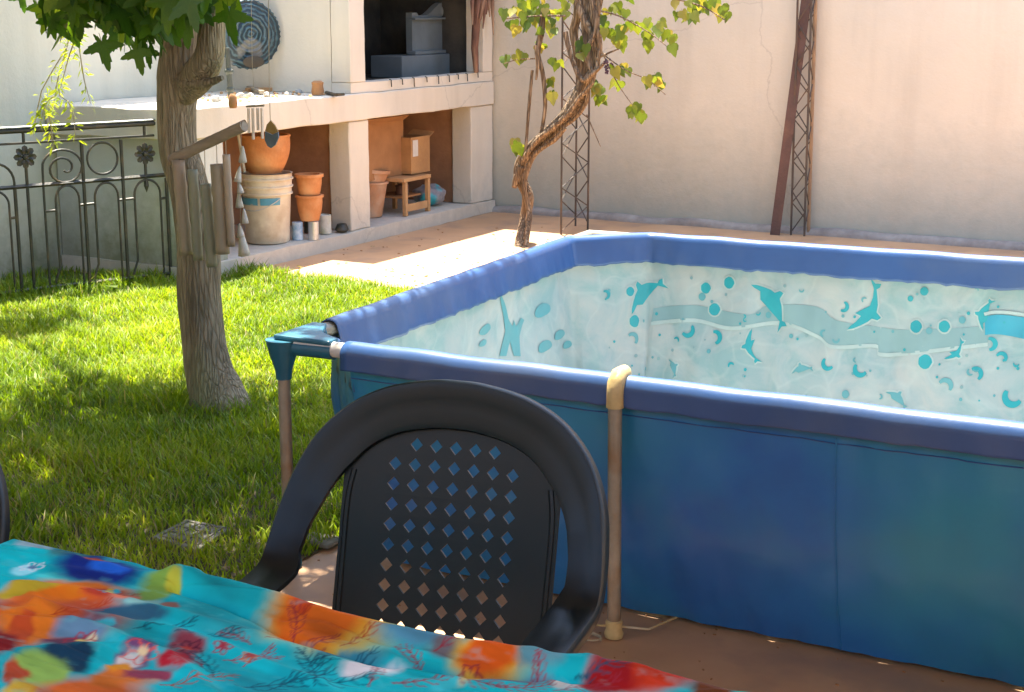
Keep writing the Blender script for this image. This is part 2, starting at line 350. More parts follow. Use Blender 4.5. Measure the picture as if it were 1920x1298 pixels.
def liner_mat():
    m, n, l, p = new_mat('pool_liner_print')
    g = n.new('ShaderNodeNewGeometry')
    t = n.new('ShaderNodeTexNoise'); t.inputs['Scale'].default_value = 5.5; t.inputs['Detail'].default_value = 6; t.inputs['Roughness'].default_value = .65; t.inputs['Distortion'].default_value = .6
    l.new(g.outputs['Position'], t.inputs['Vector'])
    cr = n.new('ShaderNodeValToRGB'); e = cr.color_ramp.elements
    e[0].position = .36; e[0].color = (.25, .36, .35, 1); e[1].position = .66; e[1].color = (.42, .425, .39, 1); q = e.new(.5); q.color = (.34, .395, .38, 1)
    l.new(t.outputs['Fac'], cr.inputs[0])
    v = n.new('ShaderNodeTexVoronoi'); v.feature = 'DISTANCE_TO_EDGE'; v.inputs['Scale'].default_value = 7
    t2 = n.new('ShaderNodeTexNoise'); t2.inputs['Scale'].default_value = 4; l.new(g.outputs['Position'], t2.inputs['Vector'])
    vm = n.new('ShaderNodeMixRGB'); vm.inputs[0].default_value = .35; l.new(g.outputs['Position'], vm.inputs[1]); l.new(t2.outputs['Color'], vm.inputs[2]); l.new(vm.outputs[0], v.inputs['Vector'])
    mr = n.new('ShaderNodeMapRange'); mr.inputs[1].default_value = 0; mr.inputs[2].default_value = .07; mr.inputs[3].default_value = .22; mr.inputs[4].default_value = 0; l.new(v.outputs['Distance'], mr.inputs[0])
    mx = n.new('ShaderNodeMixRGB'); mx.inputs[2].default_value = (.50, .54, .49, 1); l.new(mr.outputs[0], mx.inputs[0]); l.new(cr.outputs[0], mx.inputs[1])
    l.new(mx.outputs[0], p.inputs['Base Color']); p.inputs['Roughness'].default_value = .38
    b = n.new('ShaderNodeBump'); b.inputs['Strength'].default_value = .15; b.inputs['Distance'].default_value = .02; l.new(t.outputs['Fac'], b.inputs['Height']); l.new(b.outputs[0], p.inputs['Normal'])
    return m
M['liner'] = liner_mat()
M['print_teal'] = mat('teal_print', (.020, .33, .35), (.02, .28, .31), 9, .4, 0, rvar=.05)
M['print_soft'] = mat('soft_teal_print', (.10, .32, .34), (.13, .31, .32), 9, .4, 0, rvar=.05)
M['print_pale'] = mat('pale_aqua_print', (.23, .345, .335), (.21, .32, .32), 5, .4, 0, rvar=.05)
M['print_light'] = mat('white_print', (.44, .52, .48), None, 9, .4, 0, rvar=.05)
M['print_cyan'] = mat('cyan_print', (.03, .32, .42), (.04, .28, .37), 9, .4, 0, rvar=.05)

# ------------------------------------------------------------------ setting
WX, BX, NY, WY = -6.40, -5.45, 6.36, 9.75       # left wall, barbecue front, barbecue end, rear wall
setv('ground', M['soil'], MB().add([(-60, -60, -.02), (60, -60, -.02), (60, 60, -.02), (-60, 60, -.02)], [(0, 1, 2, 3)]))
setv('terrace_floor', M['terrace'], MB().add([(WX, -3.2, 0), (7, -3.2, 0), (7, WY, 0), (WX, WY, 0)], [(0, 1, 2, 3)]))
LAWN = [(WX + .001, -1.0), (-2.40, -1.0), (-2.40, 3.2), (-2.40, 3.9), (-2.40, 6.72), (-4.6, 6.76), (-5.15, 6.84), (-5.38, 6.80), (-5.42, 6.33), (WX + .001, 6.33)]
setv('lawn_soil', M['soil'], MB().add([(x, y, .005) for x, y in LAWN], [tuple(range(len(LAWN)))]))
# rear wall with a slightly wavy plaster face
def wallgrid(fn, nu, nv): return MB().grid(fn, nu, nv)
def rear(u, v):
    x = WX - .2 + u * 13.6; z = v * 3.1
    return (x, WY + .006 * math.sin(x * 2.1 + z) + .004 * math.sin(z * 5 + x), z)
mb = wallgrid(rear, 120, 30); mb.box(WX - .2, 7.2, WY + .03, WY + .22, 0, 3.1)
setv('wall_rear', M['wall_rear'], mb, smooth=True)
def left(u, v):
    y = -3.2 + u * 12.93; z = v * 2.8
    return (WX + .005 * math.sin(y * 2.3 + z * 2), y, z)
mb = wallgrid(left, 120, 26); mb.box(WX - .2, WX - .03, -3.2, WY - .01, 0, 2.8)
setv('wall_left', M['wall_left'], mb, smooth=True)
# rough footing along the rear wall
mb = MB()
def foot(u, v):
    x = BX + u * 9.0; k = v * math.pi / 2; h = .045 + .016 * mnoise.noise(Vector((x * 3, 0, 0))); d = .055 + .03 * mnoise.noise(Vector((x * 2.2, 5, 0)))
    return (x, WY - .002 - d * math.cos(k) ** .7, h * math.sin(k))
mb.grid(foot, 160, 6); setv('wall_footing', M['footing'], mb, smooth=True)
# unseen wall and roof slab, added and sized to darken the near area
mb = MB().box(WX, 7, -3.4, -3.2, 0, 2.9); setv('unseen_back_wall', M['unseen'], mb)
mb = MB().box(WX + .01, 7, .15, 3.60, 2.55, 2.66); setv('unseen_shade_roof', M['unseen'], mb)
mb = MB().box(7.0, 7.2, -3.4, WY - .02, 0, 2.9); setv('wall_right', M['wall_rear'], mb)

# ------------------------------------------------------------------ lawn grass (stuff)
def in_poly(x, y, P):
    ins = np.zeros(len(x), bool); j = len(P) - 1
    for i in range(len(P)):
        xi, yi = P[i]; xj, yj = P[j]
        c = ((yi > y) != (yj > y)) & (x < (xj - xi) * (y - yi) / (yj - yi + 1e-12) + xi); ins ^= c; j = i
    return ins
DRAIN = [tuple(on_z(*p)[:2]) for p in ((285, 1020), (350, 986), (432, 1002), (372, 1044))]
N = 300000
gx = rng.uniform(WX, -2.40, N); gy = rng.uniform(1.7, 6.84, N)
edge = fbm(gx * 7, gy * 7, 40) * .10 - .05
k = in_poly(gx + edge, gy + edge, LAWN)
thin = fbm(gx * 2.2, gy * 2.2, 3)
keep_p = np.clip(.50 + (gy - 2.6) * .40, .30, 1.0) * np.clip(.35 + thin * 1.3, .25, 1)
bare = np.exp(-(((gx + 2.75) / .35) ** 2 + ((gy - 3.75) / .45) ** 2)); keep_p *= (1 - .6 * bare)
keep_p *= np.where(gx < WX + .32 - .1 * np.sin(gy * 9), .25, 1)
dxy = in_poly(gx, gy, DRAIN)
keep_p = np.where(dxy, .30, keep_p)
trunk_d = np.hypot(gx + 3.63, gy - 4.33); k &= trunk_d > .10
k &= rng.random(N) < keep_p
gx, gy = gx[k], gy[k]; n = len(gx)
hh = (.022 + .075 * fbm(gx * 4.5, gy * 4.5, 9) ** 1.6) * rng.uniform(.45, 1.5, n)
hh *= 1 + .9 * np.exp(-((np.hypot(gx + 3.63, gy - 4.33) - .14) / .06) ** 2)
hh *= np.where(gy < 3.4, .82, 1.0)
hh *= 1 + 1.0 * np.exp(-((gx + 5.62 - (gy - 6.3) * .47) / .12) ** 2) * (gy > 4.9) * rng.random(n)
ang = rng.uniform(0, 2 * np.pi, n); lean = rng.uniform(.15, .95, n) * hh; wdt = rng.uniform(.0016, .0034, n)
dx, dy = np.cos(ang), np.sin(ang); pa = ang + np.pi / 2 + rng.uniform(-.5, .5, n); px_, py_ = np.cos(pa) * wdt, np.sin(pa) * wdt
z0 = np.full(n, .004)
rows = []
for t, wf in ((0, 1.), (.45, .9), (.8, .55)):
    cx = gx + dx * lean * t ** 1.8; cy = gy + dy * lean * t ** 1.8; cz = z0 + hh * t * (1 - .15 * t)
    rows += [np.stack([cx - px_ * wf, cy - py_ * wf, cz], 1), np.stack([cx + px_ * wf, cy + py_ * wf, cz], 1)]
rows.append(np.stack([gx + dx * lean, gy + dy * lean, z0 + hh * .86], 1))
V = np.stack(rows, 1).reshape(-1, 3).astype(np.float32)
b = np.arange(n)[:, None] * 7
Lp = np.concatenate([b + np.array([0, 1, 3, 2]), b + np.array([2, 3, 5, 4]), b + np.array([4, 5, 6])], 1).reshape(-1).astype(np.int32)
starts = (np.arange(n)[:, None] * 11 + np.array([0, 4, 8])).reshape(-1).astype(np.int32)
tot = np.tile(np.array([4, 4, 3], np.int32), n)
me = bpy.data.meshes.new('lawn_grass'); me.vertices.add(len(V)); me.vertices.foreach_set('co', V.reshape(-1))
me.loops.add(len(Lp)); me.loops.foreach_set('vertex_index', Lp)
me.polygons.add(len(starts)); me.polygons.foreach_set('loop_start', starts); me.polygons.foreach_set('loop_total', tot)
me.update(calc_edges=True); me.validate()
tone = np.clip(fbm(gx * 1.7, gy * 1.7, 21) * 1.1 - .08 + rng.normal(0, .16, n), 0, .9)
tone = np.where(rng.random(n) < np.where(gy < 3.6, .16, .07), rng.uniform(.93, 1, n), tone)
at = me.attributes.new('rnd', 'FLOAT', 'POINT'); at.data.foreach_set('value', np.repeat(tone, 7).astype(np.float32))
me.materials.append(M['grass'])
go = bpy.data.objects.new('lawn_grass', me); col.objects.link(go); tag(go, 'short bright green lawn grass in front of the wrought iron fence', 'grass', kind='stuff')

# ------------------------------------------------------------------ barbecue of masonry
bb = thing('barbecue', 'pale plastered masonry barbecue with two open storage niches under its counter', 'barbecue', (BX, 8.0, 0))
def rough_box(x0, x1, y0, y1, z0, z1, amp=.006, seg=.06):
    bm = bmesh.new(); mm = MB().box(x0, x1, y0, y1, z0, z1)
    vs = [bm.verts.new(v) for v in mm.v]; [bm.faces.new([vs[i] for i in f]) for f in mm.f]
    for ax, L in enumerate((x1 - x0, y1 - y0, z1 - z0)):
        kk = max(1, int(L / seg)); lo = (x0, y0, z0)[ax]
        for i in range(1, kk):
            c = [0, 0, 0]; c[ax] = lo + L * i / kk; nn = [0, 0, 0]; nn[ax] = 1
            bmesh.ops.bisect_plane(bm, geom=bm.verts[:] + bm.edges[:] + bm.faces[:], plane_co=c, plane_no=nn)
    cx = Vector(((x0 + x1) / 2, (y0 + y1) / 2, (z0 + z1) / 2))
    for v in bm.verts:
        q = mnoise.noise_vector(v.co * 5) * amp + mnoise.noise_vector(v.co * 17) * amp * .4
        v.co += q
    out = MB(); bm.verts.index_update(); out.v = [tuple(v.co) for v in bm.verts]; out.f = [tuple(v.index for v in f.verts) for f in bm.faces]; bm.free(); return out
def part(name, m, mb, parent=bb, **k): return mb.build(name, m, parent, **k)
B0 = WX + .012
part('base_slab', M['bbq'], rough_box(B0, BX + .02, NY, WY - .012, 0, .085, .007), smooth=True)
part('end_wall', M['bbq_side'], rough_box(B0, BX - .012, NY + .012, 6.70, .087, .772, .004, .12), smooth=True)
part('middle_pillar', M['bbq'], rough_box(BX - .16, BX, 7.915, 8.129, .087, .773, .006), smooth=True, bevel=.008)
part('side_pillar', M['bbq'], rough_box(BX - .16, BX, 9.425, WY - .012, .087, .773, .005), smooth=True, bevel=.008)
part('brick_divider', M['brick'], rough_box(B0 + .1, BX - .165, 7.94, 8.10, .087, .77, .005, .1), smooth=True)
part('brick_side', M['brick'], rough_box(B0 + .1, BX - .165, 9.45, WY - .014, .087, .77, .005, .1), smooth=True)
part('niche_back', M['brick'], rough_box(B0, B0 + .09, 6.71, WY - .02, .087, .77, .005, .1), smooth=True)
part('counter_slab', M['bbq'], rough_box(B0, BX + .012, NY - .05, WY - .014, .777, .94, .006), smooth=True, bevel=.006)
# chimney block above the counter, with the firebox opening
part('firebox_sill', M['bbq'], rough_box(BX - .14, BX, 7.94, WY - .015, .943, 1.006, .005), smooth=True)
part('firebox_jamb', M['bbq'], rough_box(BX - .14, BX, 7.94, 8.105, 1.008, 1.78, .004), smooth=True, bevel=.005)
part('firebox_jamb', M['bbq'], rough_box(BX - .14, BX, 9.60, WY - .015, 1.008, 1.78, .004), smooth=True, bevel=.005)
part('chimney_breast', M['bbq'], rough_box(B0, BX, 7.94, WY - .015, 1.783, 2.25, .004, .15), smooth=True)
part('chimney_side', M['bbq'], rough_box(B0, BX - .143, 7.94, 8.00, .943, 1.78, .004, .1), smooth=True)
part('firebox_lining', M['soot'], MB().box(B0, B0 + .06, 8.003, WY - .016, .943, 1.78).box(B0 + .062, BX - .143, 8.003, 8.07, .943, 1.78)
     .box(B0 + .062, BX - .143, 9.62, WY - .016, .943, 1.78).box(B0 + .062, BX - .143, 8.072, 9.618, .943, .985))
for px in (730, 751, 773, 797, 819, 839, 856, 873, 893):
    a = on_x(px, 138, BX + .004); L = random.uniform(.022, .062)
    part('hook', M['iron'], MB().tube([(a.x, a.y, 1.012), (a.x + .014, a.y, 1.008), (a.x + .016, a.y, 1.0 - L)], .0042, 5))

# grey iron hood standing inside the firebox
hx = BX - .33
p0 = on_x(745, 120, hx); p1 = on_x(884, 120, hx)
hd = thing('iron_stove_front', 'grey painted iron stove front with curved crest standing inside the dark firebox', 'stove', (hx, p0.y, .985))
part('lower_box', M['hood'], MB().box(hx - .22, hx + .04, p0.y, p1.y - .08, .987, 1.135), hd, bevel=.006)
part('end_panel', M['hood_light'], MB().box(hx - .22, hx + .045, p1.y - .078, p1.y, .987, 1.145), hd, bevel=.004)
ya, yb = on_x(766, 60, hx - .05).y, on_x(882, 60, hx - .05).y
cr_ = []
for i in range(41):
    t = i / 40; yy = ya + (yb - ya) * t; s = abs(t - .5) * 2
    z = 1.405 + (.09 * (math.cos(s / .62 * math.pi) * .5 + .5) if s < .62 else 0) + (.02 if s > .8 else 0)
    cr_.append((hx - .02, yy, z))
part('crest_panel', M['hood'], MB().prism([(hx - .02, ya, 1.137)] + cr_ + [(hx - .02, yb, 1.137)], (-.05, 0, 0)), hd)
part('moulding', M['hood'], MB().box(hx - .06, hx + .012, ya - .01, yb + .01, 1.137, 1.162).box(hx - .06, hx + .01, ya - .005, yb + .005, 1.375, 1.39), hd, bevel=.003)
part('ornament', M['hood'], MB().lathe([(.001, .012), (.03, .010), (.045, 0)], (0, 0, 0), 12, False, False, Matrix.Translation((hx - .018, (ya + yb) / 2, 1.43)) @ Matrix.Rotation(math.pi / 2, 4, 'Y')), hd, smooth=True)

# dried vine stump leaning in the firebox opening
q = [on_x(893, 136, BX + .03), on_x(890, 90, BX + .03), on_x(893, 40, BX + .03), on_x(900, 5, BX + .04), on_x(905, -60, BX + .05)]
ds = thing('dry_branch', 'dry reddish brown twisted branch hanging down the right side of the firebox', 'branch', tuple(q[0]))
part('stem', M['dry'], MB().tube(q, [.018, .026, .03, .045, .06], 10), ds, smooth=True)
for s in range(7):
    ax = on_x(892 + s * 5, -40, BX + .06); e = on_x(886 + s * 6.5, random.uniform(25, 75), BX + .07)
    m_ = (ax + e) / 2 + Vector((random.uniform(-.01, .03), random.uniform(-.02, .02), 0))
    part('twig', M['dry'], MB().tube([ax, m_, e], [.014, .016, .005], 6), ds, smooth=True)

# ------------------------------------------------------------------ wrought iron fence
FA = Vector((-5.988, 5.513, 0)); FU = Vector((.427, .904, 0)).normalized()
fn_ = thing('iron_fence', 'dark wrought iron fence with rings, a scroll and flower rosettes before the left wall', 'fence', tuple(FA + FU * .4))
def fp(s, z): return FA + FU * s + Vector((0, 0, z))
def bar(name, pts, r=.0075, n=6, m='iron'): return MB().tube([fp(*p) for p in pts], r, n).build(name, M[m], fn_, smooth=True)
S0, S1 = -.66, 1.17
MB().tube([fp(S0, .856), fp(S1, .868)], .017, 10, flat=.8).build('top_rail', M['iron'], fn_, smooth=True)
MB().tube([fp(S0, .876) + Vector((.004, -.002, 0)), fp(S1, .888) + Vector((.004, -.002, 0))], .012, 8, flat=.35).build('rail_cap', M['iron_rail'], fn_, smooth=True)
bar('upper_rail', [(S0, .793), (S1, .803)], .006); bar('middle_rail', [(S0, .568), (S1, .590)], .011, 4); bar('bottom_rail', [(S0, .030), (.3, .045), (S1, .050)], .009, 4)
def arc(c, r, a0, a1, n=18, rz=None): return [(c[0] + r * math.cos(a0 + (a1 - a0) * i / n), c[1] + (rz or r) * math.sin(a0 + (a1 - a0) * i / n)) for i in range(n + 1)]
def rosette(s, z):
    c = fp(s, z); nrm = Vector((FU.y, -FU.x, 0))
    fl = MB().lathe([(.001, .016), (.012, .014), (.016, .004)], (0, 0, 0), 12, False, False, Matrix.Translation(c) @ nrm.to_track_quat('Z', 'Y').to_matrix().to_4x4()).build('rosette_centre', M['iron'], fn_, smooth=True)
    for i in range(8):
        a = i * math.pi / 4; d = FU * math.cos(a) + Vector((0, 0, math.sin(a))); e = FU * -math.sin(a) + Vector((0, 0, math.cos(a)))
        P = [c + d * .010, c + d * .030 + e * .017 + nrm * .010, c + d * .052 + e * .013 + nrm * .004, c + d * .060 + nrm * .002, c + d * .052 - e * .013 + nrm * .004, c + d * .030 - e * .017 + nrm * .010, c + d * .032 + nrm * .003]
        MB().add(P, [(0, 1, 6), (1, 2, 6), (2, 3, 6), (3, 4, 6), (4, 5, 6), (5, 0, 6)]).build('petal', M['iron'], fn_, solid=.004)
ARCHES = [(-.52, -.39), (-.305, -.18), (-.09, .083), (.326, .452), (.536, .665), (.756, .902)]
for a, b_ in ARCHES:
    c = ((a + b_) / 2, .49); r = (b_ - a) / 2
    pts = [(a, .03), (a, .3)] + [(p[0], p[1]) for p in arc(c, r, math.pi, 0, 14, .078)] + [(b_, .3), (b_, .03)]
    pts[0] = (a - .03, .06); pts.insert(1, (a, .14)); pts[-1] = (b_ + .0, .05)
    bar('arch_bar', pts, .0065)
for s in (-.35, .118, .481, .696, .940): bar('upright', [(s, -.01), (s, .79 if s in (.481, .696) else .57)], .0095, 6)
for s in (-.60, .183, .99): bar('flower_stem', [(s, -.01), (s, .70)], .0085, 6)
bar('flower_stem', [(.826, .66), (.826, .53)], .0085); MB().tube([fp(.826, .56), fp(.826, .535), fp(.826, .50)], [.012, .014, .001], 6).build('pendant', M['iron'], fn_)
for s in (-.60, .181, .826, .99): rosette(s, .727 - (.02 if s > .8 else 0))
for s in (.83, .18, -.2): bar('spacer', [(s, .80), (s, .86)], .008)
bar('ring', arc((.590, .696), .083, 0, 2 * math.pi, 28), .0065)
sp_ = [(.266, .03), (.266, .55), (.268, .66)] + arc((.372, .665), .105, math.pi, 0, 14, .088)[1:]
for i in range(1, 26):
    a = -i * .34; r = .105 * (1 - i / 29); sp_.append((.372 + .018 * i / 26 + r * math.cos(a), .665 - .008 * i / 26 + r * .9 * math.sin(a)))
bar('scroll', sp_, .0065)
bar('scroll', [(.118, .03), (.118, .60)] + arc((.03, .60), .088, 0, math.pi, 12, .10)[1:], .0065)
for s0, s1, z in ((.083, .118, .42), (.266, .326, .44), (.452, .536, .46), (.665, .756, .47), (.902, .94, .46)): bar('collar', [(s0, z), (s1, z + .003)], .007)

# ------------------------------------------------------------------ tree with star leaves
def star_leaf(n_teeth=2):
    """five lobed leaf, origin at the stalk joint, tip to -Z, ~1 unit from joint to tip; returns verts, faces"""
    out = []
    lobes = [(-150, .52), (-78, .82), (0, 1.0), (78, .82), (150, .52)]
    def pt(a, r): return (math.sin(R(a)) * r, -math.cos(R(a)) * r)
    for i, (a, L) in enumerate(lobes):
        w_ = 25 if i not in (0, 4) else 20
        out += [pt(a - w_, L * .46), pt(a - w_ * .66, L * .70), pt(a - w_ * .48, L * .67), pt(a - w_ * .24, L * .88), pt(a, L), pt(a + w_ * .24, L * .88), pt(a + w_ * .48, L * .67), pt(a + w_ * .66, L * .70), pt(a + w_, L * .46)]
        if i < 4:
            am = (a + lobes[i + 1][0]) / 2; out.append(pt(am, .33))
    out.append(pt(180, .10))
    vs = [(0, 0, 0)] + [(x, -.10 * (abs(x) ** 1.2) - .16 * max(0, -z) ** 2, z) for x, z in out]
    fs = [(0, i + 1, (i + 1) % len(out) + 1) for i in range(len(out))]
    return vs, fs
def heart_leaf():
    P = [(0, .18), (.22, .30), (.46, .20), (.55, -.08), (.50, -.16), (.40, -.40), (.30, -.42), (.16, -.72), (0, -.95), (-.16, -.72), (-.30, -.42), (-.40, -.40), (-.50, -.16), (-.55, -.08), (-.46, .20), (-.22, .30)]
    vs = [(0, 0, -.1)] + [(x, .16 * abs(x) - .12 * max(0, -z) ** 2, z) for x, z in P]
    return vs, [(0, i + 1, (i + 1) % len(P) + 1) for i in range(len(P))]
def leaf_mesh(name, fn, m, bend):
    vs, fs = fn(); me = bpy.data.meshes.new(name)
    vs = [(v[0], v[1] * bend + .04 * mnoise.noise(Vector(v) * 4 + Vector((bend * 9, 0, 0))), v[2]) for v in vs]
    st = len(vs); vs += [(.012, 0, 0), (-.012, 0, 0), (-.01, .10, .42), (.01, .10, .42)]
    me.from_pydata(vs, [], fs + [(st, st + 1, st + 2, st + 3)]); me.materials.append(m)
    for p_ in me.polygons: p_.use_smooth = True
    return me, np.array(vs, np.float32), [tuple(f) for f in fs + [(st, st + 1, st + 2, st + 3)]]
def leaf_frame(tip, nrm, size):
    z = -Vector(tip).normalized(); y = Vector(nrm); y = (y - z * y.dot(z)).normalized(); x = y.cross(z)
    m_ = Matrix((x, y, z)).transposed().to_4x4(); return m_ @ Matrix.Scale(size, 4)
def make_leaves(root, name, variants, frames, massname, mass_mat, limit=300, mass_label=None):
    """frames: (pos, tip, normal, size); those largest in view become leaf parts, the rest one mass"""
    def key(fr):
        x, y, z = proj(fr[0])
        vis = z > 0 and -60 < x < 1980 and -50 < y < 1340
        return (0 if vis else 1, -fr[3] / max(z, .1))
    fr = sorted(frames, key=key); base = root_loc(root)
    for i, (p_, t_, n_, s_) in enumerate(fr[:limit]):
        me = variants[i % len(variants)][0]
        o = bpy.data.objects.new(name, me); col.objects.link(o); o.parent = root
        o.matrix_basis = Matrix.Translation(Vector(p_) - base) @ leaf_frame(t_, n_, s_)
    rest = fr[limit:]
    if rest:
        VV = []; FF = []; rn = []; off = 0
        for i, (p_, t_, n_, s_) in enumerate(rest):
            _, va, fa = variants[i % len(variants)]; m4 = np.array(leaf_frame(t_, n_, s_), np.float32)
            w_ = va @ m4[:3, :3].T + np.array(Vector(p_) - base, np.float32); VV.append(w_); FF += [tuple(a + off for a in f) for f in fa]; off += len(va); rn += [random.random()] * len(va)
        me = bpy.data.meshes.new(massname); me.from_pydata(np.concatenate(VV).tolist(), [], FF); me.materials.append(mass_mat)
        a_ = me.attributes.new('rnd', 'FLOAT', 'POINT'); a_.data.foreach_set('value', np.array(rn, np.float32))
        o = bpy.data.objects.new(massname, me); col.objects.link(o); o.parent = root; o['kind'] = 'stuff'

tree = thing('young_tree', 'young tree with star shaped leaves and grey bark growing out of the lawn', 'tree', (-3.63, 4.33, 0))
def organic_tube(pts, rad, n=20, amp=.05, sub=6, seed=0):
    """smooth tube through pts (Catmull-Rom) with bumpy radius"""
    P = [Vector(p) for p in pts]; out = []; rr = []
    for i in range(len(P) - 1):
        a, b_, c, d = P[max(i - 1, 0)], P[i], P[i + 1], P[min(i + 2, len(P) - 1)]
        for k_ in range(sub):
            t = k_ / sub
            out.append(.5 * ((2 * b_) + (-a + c) * t + (2 * a - 5 * b_ + 4 * c - d) * t * t + (-a + 3 * b_ - 3 * c + d) * t ** 3)); rr.append(rad[i] + (rad[i + 1] - rad[i]) * t)
    out.append(P[-1]); rr.append(rad[-1])
    mb = MB().tube(out, rr, n)
    for q_ in range(len(out) * n):
        v = Vector(mb.v[q_]); c = out[q_ // n]; d = (v - c)
        nn = mnoise.noise(Vector((v.x * 14, v.y * 14, v.z * 4 + seed))) * .6 + mnoise.noise(Vector((v.x * 45, v.y * 45, v.z * 9 + seed))) * .4
        mb.v[q_] = tuple(c + d * (1 + amp * nn * 2))
    return mb
TP = []
for px, py, r in ((418, 800, .155), (413, 765, .128), (404, 730, .106), (392, 690, .092), (381, 630, .086), (374, 560, .083), (371, 480, .083), (366, 420, .080), (354, 350, .075), (334, 280, .072), (330, 210, .074), (334, 150, .080), (340, 95, .078), (342, 40, .070), (345, -30, .066), (350, -130, .060), (352, -260, .052)):
    v = on_y(px, py, 4.33); TP.append((v.x, v.y, v.z)); 
    if not hasattr(organic_tube, 'r'): organic_tube.r = []
    organic_tube.r.append(r * .95)
TP[0] = (TP[0][0], 4.33, -.06)
tr_ = organic_tube(TP, organic_tube.r, 28, .055, 5)
tr_.build('trunk', M['bark'], tree, smooth=True, angle=80)
top = Vector(TP[-1]); fork = Vector(TP[12])
# pruned stub and limbs
a = on_y(372, 140, 4.280); b_ = on_y(392, 108, 4.240); c = on_y(398, 60, 4.240); d = on_y(404, 0, 4.260); e_ = on_y(420, -120, 4.330)
organic_tube([on_y(345, 175, 4.320), a, b_, c, d, e_], [.05, .062, .052, .048, .040, .030], 18, .07, 5, 3).build('limb', M['bark'], tree, smooth=True, angle=80)
organic_tube([on_y(326, 150, 4.265), on_y(350, 157, 4.240), on_y(388, 156, 4.220), on_y(417, 146, 4.210)], [.006, .016, .017, .008], 10, .2, 4, 6).build('cut_stub', M['bark'], tree, smooth=True, angle=60)
CC = Vector((-3.80, 4.30, 2.60))
limb_tips = []
for i in range(9):
    a_ = i * 2 * math.pi / 9 + .3; st = Vector(TP[13 + i % 4]); el = random.uniform(.1, .9)
    tip = CC + Vector((math.cos(a_) * random.uniform(.7, 1.1), math.sin(a_) * random.uniform(.6, 1.0), random.uniform(-.55, .8)))
    mid = st.lerp(tip, .5) + Vector((0, 0, .18))
    organic_tube([st, mid, tip], [.036, .022, .006], 8, .05, 4, i).build('limb', M['bark'], tree, smooth=True, angle=80); limb_tips.append((st, mid, tip))
SV = [leaf_mesh('star_leaf', star_leaf, M['leaf_tree'], b_) for b_ in (.6, 1.3, 2.2)]
fr = []
def hang(p, size, spread=.7, face=None):
    tip = Vector((random.gauss(0, .38), random.gauss(0, .38), -1))
    nr = Vector((random.gauss(0, spread), random.gauss(0, spread) - .8, random.gauss(.3, .3))) if face is None else face
    fr.append((p, tip, nr, size))
# crown volume
ct = 0
while ct < 3700:
    v = Vector((random.gauss(0, 1), random.gauss(0, 1), random.gauss(0, 1))).normalized() * (random.random() ** .45)
    v = Vector((v.x * 1.26, v.y * 1.28, v.z * 1.0))
    p_ = CC + v
    if mnoise.noise(p_ * 1.9) < -.33: continue
    x, y, z = proj(p_)
    if y > 40 and -100 < x < 2000: continue
    fr.append((p_, Vector((random.gauss(0, .8), random.gauss(0, .8), -1)), Vector((random.gauss(0, 1), random.gauss(0, 1), random.gauss(.9, .8))), random.uniform(.075, .115))); ct += 1
# low hanging leaves that the picture shows one by one: (px, py of stalk joint, size, depth)
VIS = [(192, 84, .10, 4.25), (258, 98, .085, 4.2), (278, 95, .07, 4.3), (348, 28, .115, 4.05), (430, 28, .105, 4.1), (100, 18, .085, 4.35), (70, 12, .07, 4.4), (145, 25, .10, 4.2), (40, -8, .07, 4.5), (392, 2, .07, 4.2), (150, 45, .06, 4.4)]
for px, py, s_, yy in VIS: fr.append((on_y(px, py, yy), Vector((random.gauss(0, .15), 0, -1)), Vector((random.gauss(.45, .25), -1, .25)), s_))
for i in range(260):
    t = random.random(); px = 75 + t * 320; py = random.uniform(-75, 66 - abs(px - 250) * .16) 
    if 150 < px < 215 and py > 20: py -= 45
    if px > 330: py = random.uniform(-75, 20)
    hang(on_y(px, py, random.uniform(3.9, 4.8)), random.uniform(.075, .125))
for i in range(12): hang(on_y(random.uniform(385, 440), random.uniform(-60, 8), random.uniform(4.1, 4.6)), random.uniform(.05, .085))
# branch reaching left, shading the patch at the left edge of the lawn
for i in range(190):
    t = random.random(); g_ = Vector((-5.35 + random.gauss(0, .16), 4.98 + random.gauss(0, .17), 0)); h_ = random.uniform(1.9, 2.5)
    fr.append((Vector((g_.x - SUNX * h_, g_.y + SUNY * h_, h_)), Vector((random.gauss(0, .6), random.gauss(0, .6), -1)), Vector((random.gauss(0, .8), random.gauss(0, .8), 1.2)), random.uniform(.07, .11)))
organic_tube([TP[14], (-4.9, 4.9, 2.0), (-5.9, 5.5, 2.15)], [.03, .018, .006], 8, .05, 4).build('limb', M['bark'], tree, smooth=True)
make_leaves(tree, 'leaf', SV, fr, 'foliage', M['leaf_tree_mass'], 300)
for (px, py) in ((140, -20), (230, -10), (290, 5), (180, 40)):
    e_ = on_y(px, py, 4.25); MB().tube([on_y(335, -60, 4.4), (on_y(300, -40, 4.3) + e_) / 2, e_], [.010, .006, .003], 6).build('twig', M['bark'], tree, smooth=True)

